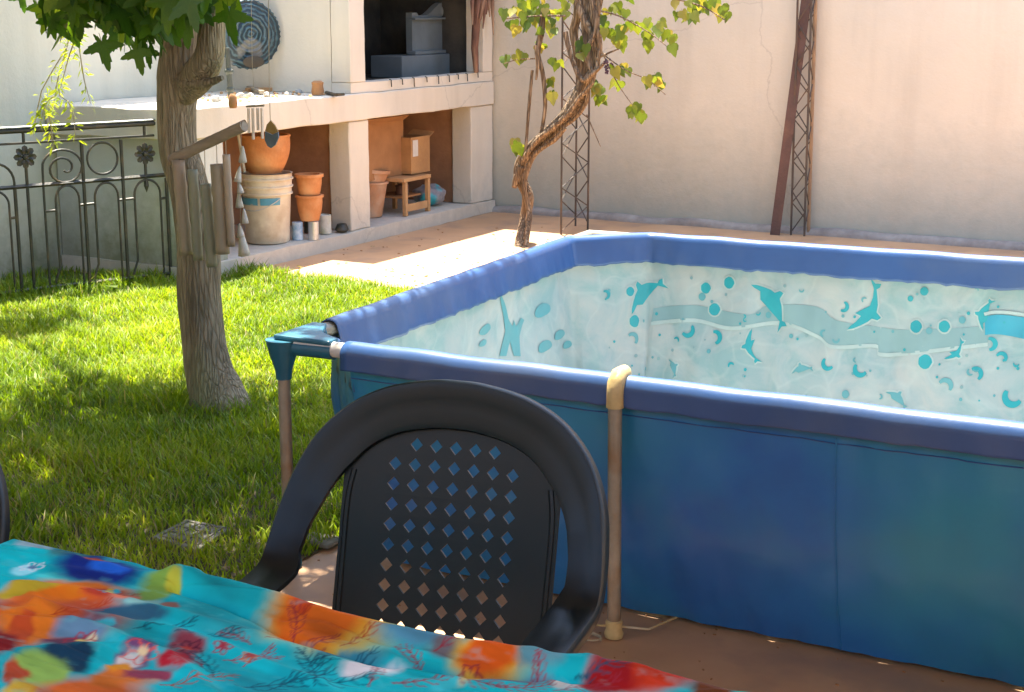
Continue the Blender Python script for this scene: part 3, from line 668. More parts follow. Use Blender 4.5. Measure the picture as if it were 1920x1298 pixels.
# weeping sprig of pale leaves
sg = thing('weeping_sprig', 'thin weeping sprig of tiny yellow green leaves hanging before the iron fence', 'plant', tuple(on_y(125, -40, 5.0)))
sgl = []; YS = 5.0
strands = [[(150, -60), (140, 30), (125, 90), (108, 150), (100, 200)], [(150, -60), (145, 50), (150, 100), (158, 150), (170, 195)], [(125, 90), (100, 130), (78, 170), (68, 215), (62, 255)],
           [(108, 150), (112, 180), (128, 190), (138, 215), (142, 262)], [(100, 200), (92, 215), (96, 240), (100, 275)], [(145, 60), (128, 110), (112, 170)], [(100, 180), (84, 196), (76, 230)]]
for sid, st in enumerate(strands):
    pts = [on_y(x, y, YS - .04 * sid) for x, y in st]
    MB().tube(pts, [.0028] * (len(pts) - 1) + [.001], 5).build('twig', M['string'], sg)
    nn = 46
    for i in range(nn):
        t = (i + random.random()) / nn * (len(pts) - 1); k_ = min(int(t), len(pts) - 2); p_ = pts[k_].lerp(pts[k_ + 1], t - k_)
        if sid in (0, 1) and t < 1.1: continue
        d = Vector((random.gauss(0, 1), random.gauss(0, 1), random.gauss(-.5, .5))).normalized()
        L = random.uniform(.022, .045); wv = d.cross(Vector((random.random(), random.random(), .3))).normalized() * L * .16
        q0 = p_ + d * .012; sgl.append([q0, q0 + d * L * .5 + wv, q0 + d * L + Vector((0, 0, -.006)), q0 + d * L * .5 - wv])
mb = MB(); [mb.add(q_, [(0, 1, 2, 3)]) for q_ in sgl]
lo = mb.build('leaflets', M['leaf_sprig'], sg); lo['kind'] = 'stuff'
a_ = lo.data.attributes.new('rnd', 'FLOAT', 'POINT'); a_.data.foreach_set('value', np.repeat(rng.random(len(sgl)), 4).astype(np.float32)[:len(lo.data.vertices)])

# ------------------------------------------------------------------ bamboo chime hung on the tree
CY = 4.19
bc = thing('bamboo_chime', 'weathered bamboo wind chime hanging from a wooden stick on the tree trunk', 'wind chime', tuple(on_y(390, 270, CY)))
a, b_ = on_y(322, 300, CY + .02), on_y(458, 236, CY - .03)
dv = (b_ - a); up = Vector((0, 0, 1)); sd = Vector((0, -1, 0))
mb = MB()
def stick(u, v):
    p_ = a + dv * u; an = v * 2 * math.pi; rr = .021 + .003 * mnoise.noise(Vector((u * 9, v * 2, 0)))
    return p_ + up * math.cos(an) * rr + sd * math.sin(an) * rr * .7
mb.grid(stick, 22, 13); mb.tube([a, a + dv * .01], .02, 8); mb.tube([b_ - dv * .01, b_], .02, 8)
mb.build('crossbar', M['greywood'], bc, smooth=True)
for px, y0, y1, wpx, mm, px1 in ((334, 300, 478, 21, 'bamboo', 350), (361, 318, 488, 16, 'bamboo_green', 372), (385, 345, 500, 18, 'bamboo_green', 398), (407, 308, 476, 23, 'bamboo', 418), (424, 290, 462, 12, 'bamboo', 434)):
    p_, q_ = on_y(px, y0, CY - .01), on_y(px1, y1, CY - .01); r = wpx / 2 / 500
    prof = []; K = 14
    pts = [p_.lerp(q_, i / K) for i in range(K + 1)]; rad = [r * (1.0 + (.09 if i in (4, 10) else 0) + .02 * math.sin(i * 2)) for i in range(K + 1)]
    o_ = MB().tube(pts, rad, 14, cap=False).build('bamboo_tube', M[mm], bc, smooth=True, solid=.003)
    MB().tube([p_ + Vector((0, 0, -.005)), p_.lerp(a + dv * max(.05, min(.95, (px - 322) / 136)), 1)], .0015, 5).build('cord', M['string'], bc)
# string of little white clay bells
bs = thing('bell_string', 'string of small whitewashed clay bells with a large bell at the bottom', 'bell chime', tuple(on_y(452, 270, 4.28)))
for px, py, h, w_ in ((455, 275, 28, 14), (450, 312, 28, 13), (447, 340, 22, 12), (447, 362, 26, 14), (457, 392, 26, 12), (449, 420, 24, 13), (452, 432, 46, 21)):
    t_ = on_y(px, py, 4.28); k_ = 1 / 500
    prof = [(w_ * k_ * .5, -h * k_), (w_ * k_ * .42, -h * k_ * .75), (w_ * k_ * .28, -h * k_ * .4), (w_ * k_ * .14, -h * k_ * .1), (.002, 0)]
    rx = Matrix.Rotation(random.uniform(-.2, .2) * (h < 40), 4, 'Y') @ Matrix.Rotation(random.uniform(-.2, .2), 4, 'X')
    MB().lathe(prof, tuple(t_), 14, False, True, rx).build('bell', M['whitewash'], bs, smooth=True, solid=.002)
MB().tube([on_y(452, 243, 4.28), on_y(451, 340, 4.28), on_y(451, 440, 4.28)], .0015, 5).build('cord', M['string'], bs)
# little tube chime and a leaf pendant
tc = thing('tube_chime', 'small chime of pale metal tubes hanging right of the bamboo stick', 'wind chime', tuple(on_y(478, 196, 4.6)))
for px in (466, 474, 483, 491): MB().tube([on_y(px, 203, 4.6), on_y(px + 1, 240 + random.uniform(0, 22), 4.6)], .0055, 8).build('tube', M['aluminium'], tc, smooth=True)
MB().tube([on_y(462, 200, 4.6), on_y(495, 198, 4.6)], .004, 6).build('holder', M['greywood'], tc)
MB().tube([on_y(478, 199, 4.6), on_y(473, 120, 4.6), on_y(470, -40, 4.6)], .0012, 4).build('cord', M['string'], tc)
lp = thing('leaf_pendant', 'ochre and slate blue leaf shaped pendant on a long string before the clay pot', 'pendant', tuple(on_y(507, 170, 4.7)))
MB().tube([on_y(503, -30, 4.7), on_y(505, 165, 4.7), on_y(507, 228, 4.7)], .0016, 5).build('cord', M['string'], lp)
def leafp(pts, m_, nm): MB().prism([on_y(x, y, 4.7) for x, y in pts], (0, .006, 0)).build(nm, M[m_], lp)
leafp([(507, 226), (500, 234), (497, 246), (510, 252), (521, 247), (515, 235)], 'ochre', 'leaf_top')
leafp([(497, 247), (496, 262), (501, 274), (508, 278), (516, 272), (522, 258), (521, 248), (510, 253)], 'slate', 'leaf_tip')

# ------------------------------------------------------------------ big swirled dish on the wall, stake next to it
dc = on_x(470, 65, -6.02)
dish = thing('swirled_dish', 'large dark teal dish with swirled rings hanging above the counter clutter', 'dish', tuple(dc))
nrm = Vector((.86, -.5, 0)).normalized()
mt = Matrix.Translation(dc) @ nrm.to_track_quat('Z', 'Y').to_matrix().to_4x4()
rr = .212
prof = [(rr * t, -.045 * t * t + .003 * math.sin(t * 40)) for t in [i / 26 for i in range(27)]][::-1]
prof[-1] = (.002, 0)
ob = MB().lathe(prof, (0, 0, 0), 88, False, True, None, lambda a_, i: 1 + (.018 * (1 if math.sin(a_ * 44) > 0 else -1) if i < 2 else 0)).build('bowl', M['dish'], None, smooth=True, solid=.006, angle=30)
ob.parent = dish; ob.matrix_basis = Matrix.Translation(-dc) @ mt
c_ = dc + nrm * .03 + Vector((0, 0, -.165))
MB().lathe([(.001, .006), (.05, .005), (.070, 0), (.001, -.01)], (0, 0, 0), 22, False, False, Matrix.Translation(c_) @ nrm.to_track_quat('Z', 'Y').to_matrix().to_4x4() @ Matrix.Diagonal((1, .52, 1, 1))).build('cavity', M['shell_dark'], dish, smooth=True)
MB().tube([dc + Vector((-.02, 0, .20)), dc + Vector((-.05, 0, .33)), Vector((-6.2, 7.935, dc.z + .40))], .003, 5).build('wire', M['iron'], dish)
sk = thing('iron_stake', 'dark green iron stake standing upright on the counter below the dish', 'stake', tuple(on_x(432, 187, -5.75)))
b0 = on_x(433, 187, -5.75); b1 = on_x(426, 90, -5.75)
MB().tube([Vector((b0.x, b0.y, .942)), b1], [.017, .013], 8).build('rod', M['pipe'], sk, smooth=True)
for t, r in ((.55, .026), (.2, .022)): p_ = Vector((b0.x, b0.y, .942)).lerp(b1, t); MB().lathe([(.012, -.02), (r, -.006), (r, .006), (.012, .02)], tuple(p_), 10, True, True).build('knob', M['pipe'], sk, smooth=True)

# ------------------------------------------------------------------ clutter on the counter
def single(name, label, cat, mb, m, group=None, **k):
    c = Vector(mb.v[0]); xs = [v[0] for v in mb.v]; ys = [v[1] for v in mb.v]; zs = [v[2] for v in mb.v]
    o = mb.build(name, m, None, origin=((min(xs) + max(xs)) / 2, (min(ys) + max(ys)) / 2, min(zs)), **k); return tag(o, label, cat, group)
def plank(px0, px1, X, wd, th, rot=0, z=.943):
    a_, b_ = on_z(px0[0], px0[1], z), on_z(px1[0], px1[1], z); d = (b_ - a_).normalized(); s_ = Vector((-d.y, d.x, 0)) * wd / 2
    mb = MB().prism([a_ - s_, b_ - s_, b_ + s_, a_ + s_], (0, 0, th)); return mb
single('wood_board', 'long thin sun bleached board lying at the back of the counter', 'board', plank((462, 172), (600, 168), 0, .05, .022), M['ply'], bevel=.002)
single('wood_board', 'reddish strip of wood lying behind the pale board on the counter', 'board', plank((490, 165), (586, 162), 0, .03, .016), M['rust'], bevel=.002)
single('wood_board', 'short broken lath lying at the left among the counter rubble', 'board', plank((440, 158), (492, 176), 0, .03, .02, z=.95), M['greywood'], bevel=.002)
c_ = on_z(596, 178, .943)
wb = MB().lathe([(.036, 0), (.040, .02), (.034, .055), (.038, .075), (.024, .085)], tuple(c_), 16, True, True); single('clay_jar', 'small brown clay jar at the right end of the counter clutter', 'jar', wb, M['cardboard_dark'], smooth=True)
mb = MB().tube([on_z(612, 174, .95), on_z(630, 178, .95), on_z(645, 177, .95)], [.012, .010, .008], 8); single('dark_rod', 'short dark rod on the counter next to the clay jar', 'rod', mb, M['iron'], smooth=True)
for i, (px, py, s_) in enumerate(((452, 184, .03), (470, 182, .024), (500, 181, .026), (538, 179, .02), (560, 176, .024), (405, 190, .03))):
    c_ = on_z(px, py, .943); mb = MB().lathe([(s_ * .8, 0), (s_, s_ * .4), (s_ * .7, s_ * .9), (s_ * .2, s_ * 1.1)], tuple(c_), 7, True, True, None, lambda a_, j: 1 + .25 * math.sin(a_ * 2 + j + i))
    single('stone', ['pale stone at the left edge of the counter rubble', 'small pale stone right of the leftmost one on the counter', 'pale stone in front of the middle of the boards', 'smallest pale stone before the boards', 'pale stone nearest the clay jar', 'pale stone on the counter beside the tree trunk'][i], 'stone', mb, M['concrete'])
mb = MB().lathe([(.018, 0), (.026, .02), (.022, .06), (.012, .075)], tuple(on_z(437, 203, .943)), 12, True, True); single('rusty_can', 'small rusty can at the rounded front edge of the counter', 'can', mb, M['cardboard_dark'], smooth=True)

mb = MB()
for i in range(90):
    c_ = on_z(random.uniform(380, 610), random.uniform(165, 193), .943); s_ = random.uniform(.004, .014)
    if c_.x > BX - .02 or c_.y > 7.9: continue
    mb.lathe([(s_ * .8, 0), (s_, s_ * .5), (s_ * .4, s_ * random.uniform(.8, 1.3))], tuple(c_), 5, True, True, Matrix.Rotation(random.uniform(-.3, .3), 4, 'X'))
o = mb.build('mortar_crumbs', M['ply'], None, origin=(BX - .4, 7.2, .943)); tag(o, 'ochre mortar crumbs and chips scattered over the sunlit counter', 'rubble', kind='stuff')
# ------------------------------------------------------------------ left niche: bucket, bowl, pots, tins
NZ = .088
def ground_at(px, py): return on_z(px, py, NZ)
c_ = ground_at(503, 458); c_ = Vector((c_.x - .07, c_.y + .09, NZ))
kk = proj(c_)[2] / CAM_F                       # metres per pixel there
bk = thing('paint_bucket', 'large cream plastic bucket with a blue printed band in the left niche', 'bucket', tuple(c_))
rT, rB, Hb = 49 * kk, 40 * kk, .415
bp = [(rB * .97, 0), (rB, .006), (rB + (rT - rB) * .55, Hb * .68), (rB + (rT - rB) * .6, Hb * .69), (rT * 1.0, Hb * .70), (rT * 1.0, Hb * .72), (rT * .955, Hb * .725), (rT * .965, Hb * .79), (rT * 1.02, Hb * .80), (rT * 1.02, Hb * .82), (rT * .97, Hb * .83), (rT * .975, Hb * .90), (rT * 1.035, Hb * .91), (rT * 1.035, Hb * .93), (rT * .98, Hb * .94), (rT * .985, Hb * .985), (rT * 1.02, Hb), (rT * .95, Hb), (rT * .94, Hb * .95), (rB * .9, .01)]
MB().lathe(bp, tuple(c_), 40, True, True).build('body', M['bucket'], bk, smooth=True, angle=30)
mb = MB()
for a0, a1 in ((-2.3, -1.28), (-1.18, -.35)):
    mb.grid(lambda u, v: (c_.x + (rB + (rT - rB) * .6 * (.55 + .12 * v) / .69 + .0035) * math.cos(a0 + (a1 - a0) * u), c_.y + (rB + (rT - rB) * .6 * (.55 + .12 * v) / .69 + .0035) * math.sin(a0 + (a1 - a0) * u), c_.z + Hb * (.565 + .10 * v)), 14, 3)
mb.build('printed_band', M['blueprint'], bk, smooth=True)
MB().tube([c_ + Vector((rT * 1.04 * math.cos(a_), rT * 1.04 * math.sin(a_), Hb * .66 - .07 * math.sin((a_ + 2.6) / 2.2 * math.pi))) for a_ in [-2.6 + i * .157 for i in range(15)]], .003, 5).build('handle', M['tin'], bk, smooth=True)
def pot(name, label, cat, c, prof, m, parent_fn=None, n=30, **k):
    o = MB().lathe(prof, tuple(c), n, True, True).build(name, M[m], None, origin=tuple(c), smooth=True, angle=35, **k); return tag(o, label, cat)
def vessel(rt, rb, h, lip=.012, belly=0, th=.010):
    out = []; K = 8
    for i in range(K + 1): t = i / K; out.append((rb + (rt - rb) * t + belly * math.sin(t * math.pi), h * t))
    out += [(rt + lip, h - lip * 1.8), (rt + lip, h), (rt - th, h)]
    out += [(rb + (rt - rb) * t + belly * math.sin(t * math.pi) - th, max(h * t, .012)) for t in (.75, .5, .25, 0)]
    return out
pot('clay_bowl', 'big round orange clay bowl sitting on top of the cream bucket', 'pot', c_ + Vector((0, 0, Hb + .001)), vessel(46 * kk, 30 * kk, .225, .006, .022), 'terracotta')
t0_ = c_ + Vector((-.05, -.03, Hb + .012))
single('white_stick', 'thin white stick standing in the clay bowl on the bucket', 'stick', MB().tube([c_ + Vector((-.05, -.135, Hb + .01)), c_ + Vector((-.075, -.165, Hb + .30))], .009, 6), M['whitewash'])
c2 = ground_at(571, 452) + Vector((-.02, .08, 0)); c2.z = NZ
k2 = proj(c2)[2] / CAM_F
ct_ = thing('small_tin', 'blue and white printed tin on the left under the stacked pots', 'tin', (c2.x - .03, c2.y - .03, NZ))
MB().lathe([(.033, 0), (.033, .108), (.029, .11)], (c2.x - .045, c2.y - .06, NZ), 18, True, True).build('can_body', M['tin_blue'], ct_, smooth=True)
pot('small_tin', 'pale tin standing right under the stacked pots', 'tin', (c2.x + .035, c2.y - .005, NZ), [(.033, 0), (.033, .11), (.028, .112)], 'tin')
pot('clay_pot', 'lower of two stacked orange clay pots beside the bucket', 'pot', (c2.x, c2.y + .01, NZ + .114), vessel(24 * k2, 17 * k2, .155, .008, .008), 'terracotta')
pot('clay_pot', 'upper of two stacked orange clay pots beside the bucket', 'pot', (c2.x, c2.y + .012, NZ + .271), vessel(24 * k2, 19 * k2, .125, .010, .004), 'terracotta')
c3 = ground_at(612, 440) + Vector((-.04, .04, 0))
pot('small_tin', 'cream tin standing alone near the middle pillar', 'tin', (c3.x, c3.y, NZ), [(.042, 0), (.042, .115), (.036, .118), (.036, .11), (.03, .108)], 'whitewash')
pot('glass_jar', 'dark green jar behind the cream tin in the left niche', 'jar', (c3.x - .10, c3.y - .02, NZ), [(.035, 0), (.035, .07), (.022, .085), (.024, .10)], 'pipe')
pot('wire_coil', 'small dark coil lying at the foot of the middle pillar', 'coil', (c3.x + .06, c3.y + .10, NZ), [(.03, 0), (.045, .015), (.03, .05), (.02, .05), (.03, .02)], 'iron')

# ------------------------------------------------------------------ right niche: cartons, pots, stool, bag
XF = BX - .06
def obox(name, label, cat, pa, pb, zt, m, depth, pz=NZ, lid=None, X=XF, th=.004):
    """carton seen on its front: left/right bottom pixel on plane X"""
    ya, yb = on_x(*pa, X).y, on_x(*pb, X).y; r_ = thing(name, label, cat, (X - depth / 2, (ya + yb) / 2, pz))
    return r_, ya, yb
r_, ya, yb = obox('cardboard_box', 'large brown cardboard box at the top left of the right niche', 'box', (694, 300), (757, 300), .75, 'cardboard_dark', .42, .34, X=BX - .20)
ZB, ZT = .345, .715; X1 = BX - .20; X0 = X1 - .38; ya = 8.13
MB().box(X0, X1, ya, yb, ZB, ZB + .006).box(X1 - .006, X1, ya, yb, ZB + .006, ZT).box(X0, X0 + .006, ya, yb, ZB + .006, ZT).box(X0 + .006, X1 - .006, ya, ya + .006, ZB + .006, ZT).box(X0 + .006, X1 - .006, yb - .006, yb, ZB + .006, ZT).build('carton', M['cardboard_dark'], r_)
MB().add([(X1 - .001, ya, ZT), (X1 - .001, yb, ZT), (X1 + .05, yb, ZT + .035), (X1 + .05, ya, ZT + .035)], [(0, 1, 2, 3)]).build('flap', M['cardboard_dark'], r_, solid=.004)
# tilted smaller carton on the little stool, facing out
y2a, y2b = on_x(771, 300, BX - .12).y, on_x(806, 300, BX - .12).y
r_ = thing('cardboard_box', 'open light brown carton with a white label standing on the plywood stool', 'box', (BX - .26, (y2a + y2b) / 2, .345))
X1 = BX - .12; X0 = X1 - .28; ZB, ZT = .352, .60
MB().box(X0, X1, y2a, y2b, ZB, ZB + .006).box(X1 - .005, X1, y2a, y2b, ZB + .006, ZT).box(X0, X0 + .005, y2a, y2b, ZB + .006, ZT).box(X0 + .005, X1 - .005, y2a, y2a + .005, ZB + .006, ZT).box(X0 + .005, X1 - .005, y2b - .005, y2b, ZB + .006, ZT).build('carton', M['cardboard'], r_)
MB().add([(X1, y2b + .001, ZT - .01), (X0 + .1, y2b + .001, ZT), (X0 + .1, y2b + .07, ZT + .03), (X1, y2b + .06, ZT + .02)], [(0, 1, 2, 3)]).build('flap', M['cardboard'], r_, solid=.004)
MB().box(X1 + .001, X1 + .003, y2a + .02, y2a + .085, ZT - .13, ZT - .02).build('paper_label', M['label'], r_)
# stool
sa, sb = on_x(757, 400, BX - .08).y, on_x(803, 400, BX - .08).y
st = thing('plywood_stool', 'little plywood stool under the light carton in the right niche', 'stool', (BX - .22, (sa + sb) / 2, NZ))
MB().box(BX - .38, BX - .06, sa - .02, sb + .01, .318, .343).build('seat', M['ply'], st, bevel=.003)
for (x, y) in ((BX - .09, sa), (BX - .09, sb - .025), (BX - .36, sa), (BX - .36, sb - .025)): MB().box(x, x + .028, y, y + .028, NZ, .316).build('leg', M['ply'], st, bevel=.002)
MB().box(BX - .085, BX - .067, sa + .030, sb - .027, .115, .165).build('rail', M['ply'], st, bevel=.002)
MB().box(BX - .35, BX - .12, sa + .032, sb - .03, .20, .212).build('shelf', M['cardboard_dark'], st)
pot('round_tin', 'rusty round tin on the shelf inside the plywood stool', 'tin', (BX - .19, (sa + sb) / 2, .214), [(.045, 0), (.045, .05), (.048, .052), (.048, .062), (.04, .064)], 'rust')
c4 = ground_at(716, 408); k4 = proj(c4)[2] / CAM_F; c4 = Vector((c4.x - .10, c4.y + .02, NZ))
pot('clay_pot', 'tall pale clay pot behind the middle pillar in the right niche', 'pot', c4, vessel(32 * k4, 21 * k4, .235, .008, .0), 'terracotta_pale')
m_ = Matrix.Rotation(R(9), 4, 'Y')
o = MB().lathe(vessel(34 * k4, 26 * k4, .105, .012, .004), (c4.x, c4.y, NZ + .215), 30, True, True).build('clay_pot', M['terracotta_pale'], None, origin=(c4.x, c4.y, NZ + .215), smooth=True, angle=35); o.rotation_euler = (R(-5), R(5), 0); o.scale = (.93, .93, 1)
tag(o, 'shallow pale clay bowl nested crookedly in the tall pot of the right niche', 'pot')
c5 = ground_at(836, 388)
def blob(u, v):
    a_ = u * 2 * math.pi; ph = v * math.pi; r = Vector((math.sin(ph) * math.cos(a_) * .115, math.sin(ph) * math.sin(a_) * .115, .075 - math.cos(ph) * .075))
    r *= 1 + .16 * mnoise.noise(Vector((r.x * 22, r.y * 22, r.z * 25))); r.z = max(r.z, 0); return Vector((c5.x - .13, c5.y - .01, NZ + .001)) + r
single('plastic_bag', 'crumpled grey and turquoise printed plastic bag at the right of the niche', 'bag', MB().grid(blob, 30, 16), M['bag'], smooth=True, angle=60)

# ------------------------------------------------------------------ lattice posts, rusty beam, sticks
def lattice(name, label, feet, H, step, mats, tilt=(0, 0)):
    c = sum((Vector(f) for f in feet), Vector((0, 0, 0))) / len(feet)
    r_ = thing(name, label, 'post', tuple(c)); tv = Vector((tilt[0], tilt[1], 1)); k_ = len(feet)
    P = lambda i, z: Vector(feet[i % k_]) + Vector((tilt[0] * z, tilt[1] * z, z))
    for i in range(k_): MB().tube([P(i, 0), P(i, H)], .0075 if mats[i] != 'lattice_tan' else .012, 6).build('chord', M[mats[i]], r_)
    for i in range(k_):
        z = .02 + .03 * i; side = 0; j = 0
        while z < H - step:
            a_, b_ = (P(i, z), P(i + 1, z + step)) if side == 0 else (P(i + 1, z), P(i, z + step))
            MB().tube([a_, b_], .0042, 5).build('brace', M['lattice'], r_); z += step; side = 1 - side
    return r_
f1 = on_z(1052, 440, 0); f2 = on_z(1102, 432, 0); f3 = on_z(1079, 424, 0)
lattice('lattice_post', 'dark triangular steel lattice post with the grapevine climbing around it', [tuple(f1), tuple(f2), tuple(f3)], 2.6, .145, ['lattice'] * 3)
g1 = on_z(1483, 441, 0); g2 = on_z(1508, 443, 0); g3 = on_z(1519, 439, 0)
for g in (g1, g2, g3): g.y = min(g.y, WY - .07)
lattice('lattice_post', 'narrow steel lattice post with one tan bar behind the pool at right', [tuple(g1), tuple(g2), tuple(g3 + Vector((0, .03, 0)))], 2.6, .135, ['lattice', 'lattice', 'lattice_tan'], (-.012, 0))
b0 = on_z(1450, 442, 0); b0.y = WY - .16; b1 = on_y(1513, 0, WY - .06); b1 = b0 + (b1 - b0) * 1.35; b1.y = WY - .05
w2 = .033
rb = thing('rusty_beam', 'rusty brown steel beam leaning against the rear wall', 'beam', tuple(b0))
MB().prism([b0 + Vector(v) for v in ((-w2, 0, 0), (w2, 0, 0), (w2, .008, 0), (-w2 + .008, .008, 0), (-w2 + .008, .05, 0), (-w2, .05, 0))], tuple(b1 - b0)).build('angle_bar', M['rust'], rb, bevel=.001)

# ------------------------------------------------------------------ grapevine
VY = 8.55
vn = thing('grapevine', 'old twisted grapevine with pale yellow green leaves climbing the lattice post', 'vine', tuple(on_z(978, 470, 0)))
def vtube(L, n=12, amp=.12, seed=0, nm='trunk', yy=VY):
    pts = []; rad = []
    for q_ in L: v = on_y(q_[0], q_[1], q_[3] if len(q_) > 3 else yy); pts.append(tuple(v)); rad.append(q_[2] / 2 / 305)
    return organic_tube(pts, rad, n, amp, 6, seed).build(nm, M['vine'], vn, smooth=True, angle=80)
vtube([(972, 520, 26, 8.3), (976, 460, 24, 8.4), (985, 410, 22), (990, 370, 22), (980, 345, 22), (974, 318, 22), (985, 292, 22), (1015, 262, 24), (1045, 235, 26), (1070, 205, 27), (1090, 170, 28), (1105, 130, 28), (1108, 80, 28), (1100, 30, 26), (1095, -40, 26), (1090, -200, 22)], 14)
vtube([(966, 350, 8), (972, 318, 13), (990, 280, 14), (1022, 250, 15), (1052, 222, 15), (1078, 188, 15), (1098, 150, 15), (1118, 120, 14), (1112, 70, 14), (1088, 20, 14), (1075, -60, 12)], 10, .15, 4, 'stem', VY - .05)
vtube([(985, 470, 10, 8.35), (992, 400, 12), (983, 350, 10), (992, 310, 10), (1008, 285, 9), (1040, 262, 9), (1060, 240, 8)], 9, .15, 6, 'stem', VY - .06)
vtube([(1090, 165, 14), (1083, 110, 15), (1076, 60, 18), (1085, 10, 18), (1070, -80, 14)], 10, .15, 8, 'stem', VY + .05)
vtube([(1112, 125, 12), (1122, 70, 14), (1112, 20, 13), (1130, -60, 12)], 10, .15, 9, 'stem', VY - .04)
vtube([(980, 300, 9), (1008, 262, 9), (1036, 240, 10), (1066, 212, 9), (1085, 185, 9), (1112, 150, 9), (1100, 100, 9), (1118, 50, 9), (1105, -20, 8)], 7, .25, 31, 'stem', VY - .10)
vtube([(970, 335, 9), (984, 300, 8), (1000, 285, 8), (1030, 262, 8), (1052, 240, 9), (1080, 220, 8), (1102, 180, 8), (1090, 130, 9), (1106, 60, 9), (1084, -20, 8)], 7, .25, 33, 'stem', VY - .02)
vtube([(964, 352, 12), (970, 330, 16), (978, 312, 12)], 8, .25, 35, 'stem', VY - .06)
vtube([(1060, 60, 10), (1072, 110, 9), (1092, 150, 10), (1112, 138, 9), (1140, 112, 5)], 7, .2, 37, 'stem', VY - .12)
vtube([(1130, -20, 10), (1120, 40, 9), (1126, 90, 8), (1118, 130, 9)], 7, .2, 39, 'stem', VY - .1)
vtube([(985, 290, 6), (991, 210, 7), (998, 132, 6)], 8, .08, 10, 'cane', VY - .08)
vtube([(1014, 255, 8), (1022, 200, 8), (1018, 140, 9), (1008, 100, 11), (1015, 60, 14), (1018, 20, 9)], 8, .1, 12, 'cane', VY - .05)
vtube([(1005, 150, 4), (1008, 120, 8), (1005, 85, 8)], 8, .1, 13, 'cane', VY - .1)
for P in ([(1118, 110, 5), (1140, 100, 4), (1160, 92, 2)], [(1120, 20, 4), (1160, 30, 3), (1215, 60, 2), (1260, 95, 1.5)], [(1130, -20, 4), (1220, -10, 3), (1310, 10, 3), (1362, 40, 1.5)], [(1115, 60, 3), (1130, 100, 3), (1160, 160, 2), (1192, 205, 1.5)], [(1115, 90, 3), (1170, 130, 2), (1215, 150, 2), (1248, 178, 1.5)], [(1060, 30, 4), (1010, 30, 3), (950, 35, 2)],
          [(1100, 215, 3), (1115, 250, 2), (1126, 275, 1.5)], [(1005, 110, 3), (970, 112, 2), (945, 120, 1.5)]): vtube(P, 6, .05, 20, 'cane', VY - .1)
VL = [leaf_mesh('grape_leaf', heart_leaf, M['leaf_vine'], b_) for b_ in (.7, 1.6, -1.)]
fr = []
def vl(px, py, s=.062, yy=None):
    fr.append((on_y(px, py, (yy or VY) + random.uniform(-.14, .1)), Vector((random.gauss(0, .4), random.gauss(0, .3), -1)), Vector((random.gauss(.3, .5), -1, random.gauss(.5, .5))), s * random.uniform(.75, 1.2)))
spots = [(1160, 20, 7, 20, 25), (1130, 45, 8, 16, 25), (1142, 70, 5, 14, 10), (1165, 75, 5, 10, 8), (1185, 55, 4, 10, 12), (1205, 65, 4, 8, 10), (1238, 55, 3, 6, 8), (1250, 75, 3, 6, 8), (1262, 88, 2, 4, 6), (1215, 85, 2, 4, 10), (1210, 45, 2, 4, 10),
         (1150, 135, 3, 9, 8), (1165, 145, 3, 8, 8), (1160, 160, 2, 6, 6), (1215, 155, 3, 8, 8), (1238, 165, 3, 7, 5), (1190, 208, 3, 7, 7), (1200, 222, 3, 7, 5), (1185, 215, 2, 5, 5), (1122, 180, 5, 9, 9), (1128, 195, 3, 6, 6), (1112, 165, 3, 6, 8),
         (1290, 15, 4, 12, 8), (1310, 12, 4, 12, 8), (1282, 35, 3, 8, 6), (1330, 22, 4, 10, 6), (1358, 30, 3, 7, 6), (1300, 38, 3, 6, 5), (1345, 12, 2, 8, 5),
         (985, 30, 9, 22, 12), (1005, 45, 9, 20, 14), (1020, 30, 8, 16, 16), (965, 55, 4, 10, 8), (1030, 60, 5, 10, 10), (955, 25, 3, 8, 5), (1000, 15, 6, 20, 10), (950, 115, 2, 4, 5), (972, 112, 3, 6, 4), (1042, 125, 4, 7, 8), (1036, 185, 3, 5, 6), (1032, 165, 2, 4, 8), (970, 285, 5, 5, 9), (966, 275, 3, 3, 6), (1098, 95, 5, 10, 10), (1100, 108, 4, 10, 6), (1012, 92, 3, 6, 6), (1068, 5, 7, 20, 15)]
for px, py, nn, sx, sy in spots:
    for i in range(nn): vl(px + random.gauss(0, sx * .7), py + random.gauss(0, sy * .7) - 8)
for i in range(170): vl(random.uniform(930, 1400), random.uniform(-330, -30), .07)
make_leaves(vn, 'leaf', VL, fr, 'foliage', M['leaf_vine'], 300)
gb = on_y(1138, 118, VY - .14)
gr = MB(); 
gp = thing('grape_bunch', 'small dried dark grape bunch hanging from the vine', 'grapes', tuple(gb))
for i in range(26):
    t = i / 26; c_ = gb + Vector((random.gauss(0, .016 * (1.2 - t)), random.gauss(0, .014 * (1.2 - t)), .02 - t * .085)); gr.lathe([(.001, -.007), (.0065, -.003), (.0065, .003), (.001, .007)], tuple(c_), 7)
o = gr.build('grapes', M['grape'], gp, smooth=True); o['kind'] = 'stuff'
MB().tube([gb + Vector((0, 0, .05)), gb + Vector((0, 0, -.05))], .0015, 5).build('stalk', M['vine'], gp)

# ------------------------------------------------------------------ frame pool
PZ = .622
NLc, NRc, FRc, FLc = Vector((-2.395, 3.165, PZ)), Vector((.62, 3.20, PZ)), Vector((.62, 5.42, PZ)), Vector((-2.525, 5.27, PZ))
pool = thing('frame_pool', 'rectangular blue vinyl frame pool with dolphin print lining', 'pool', (-.9, 4.25, 0))
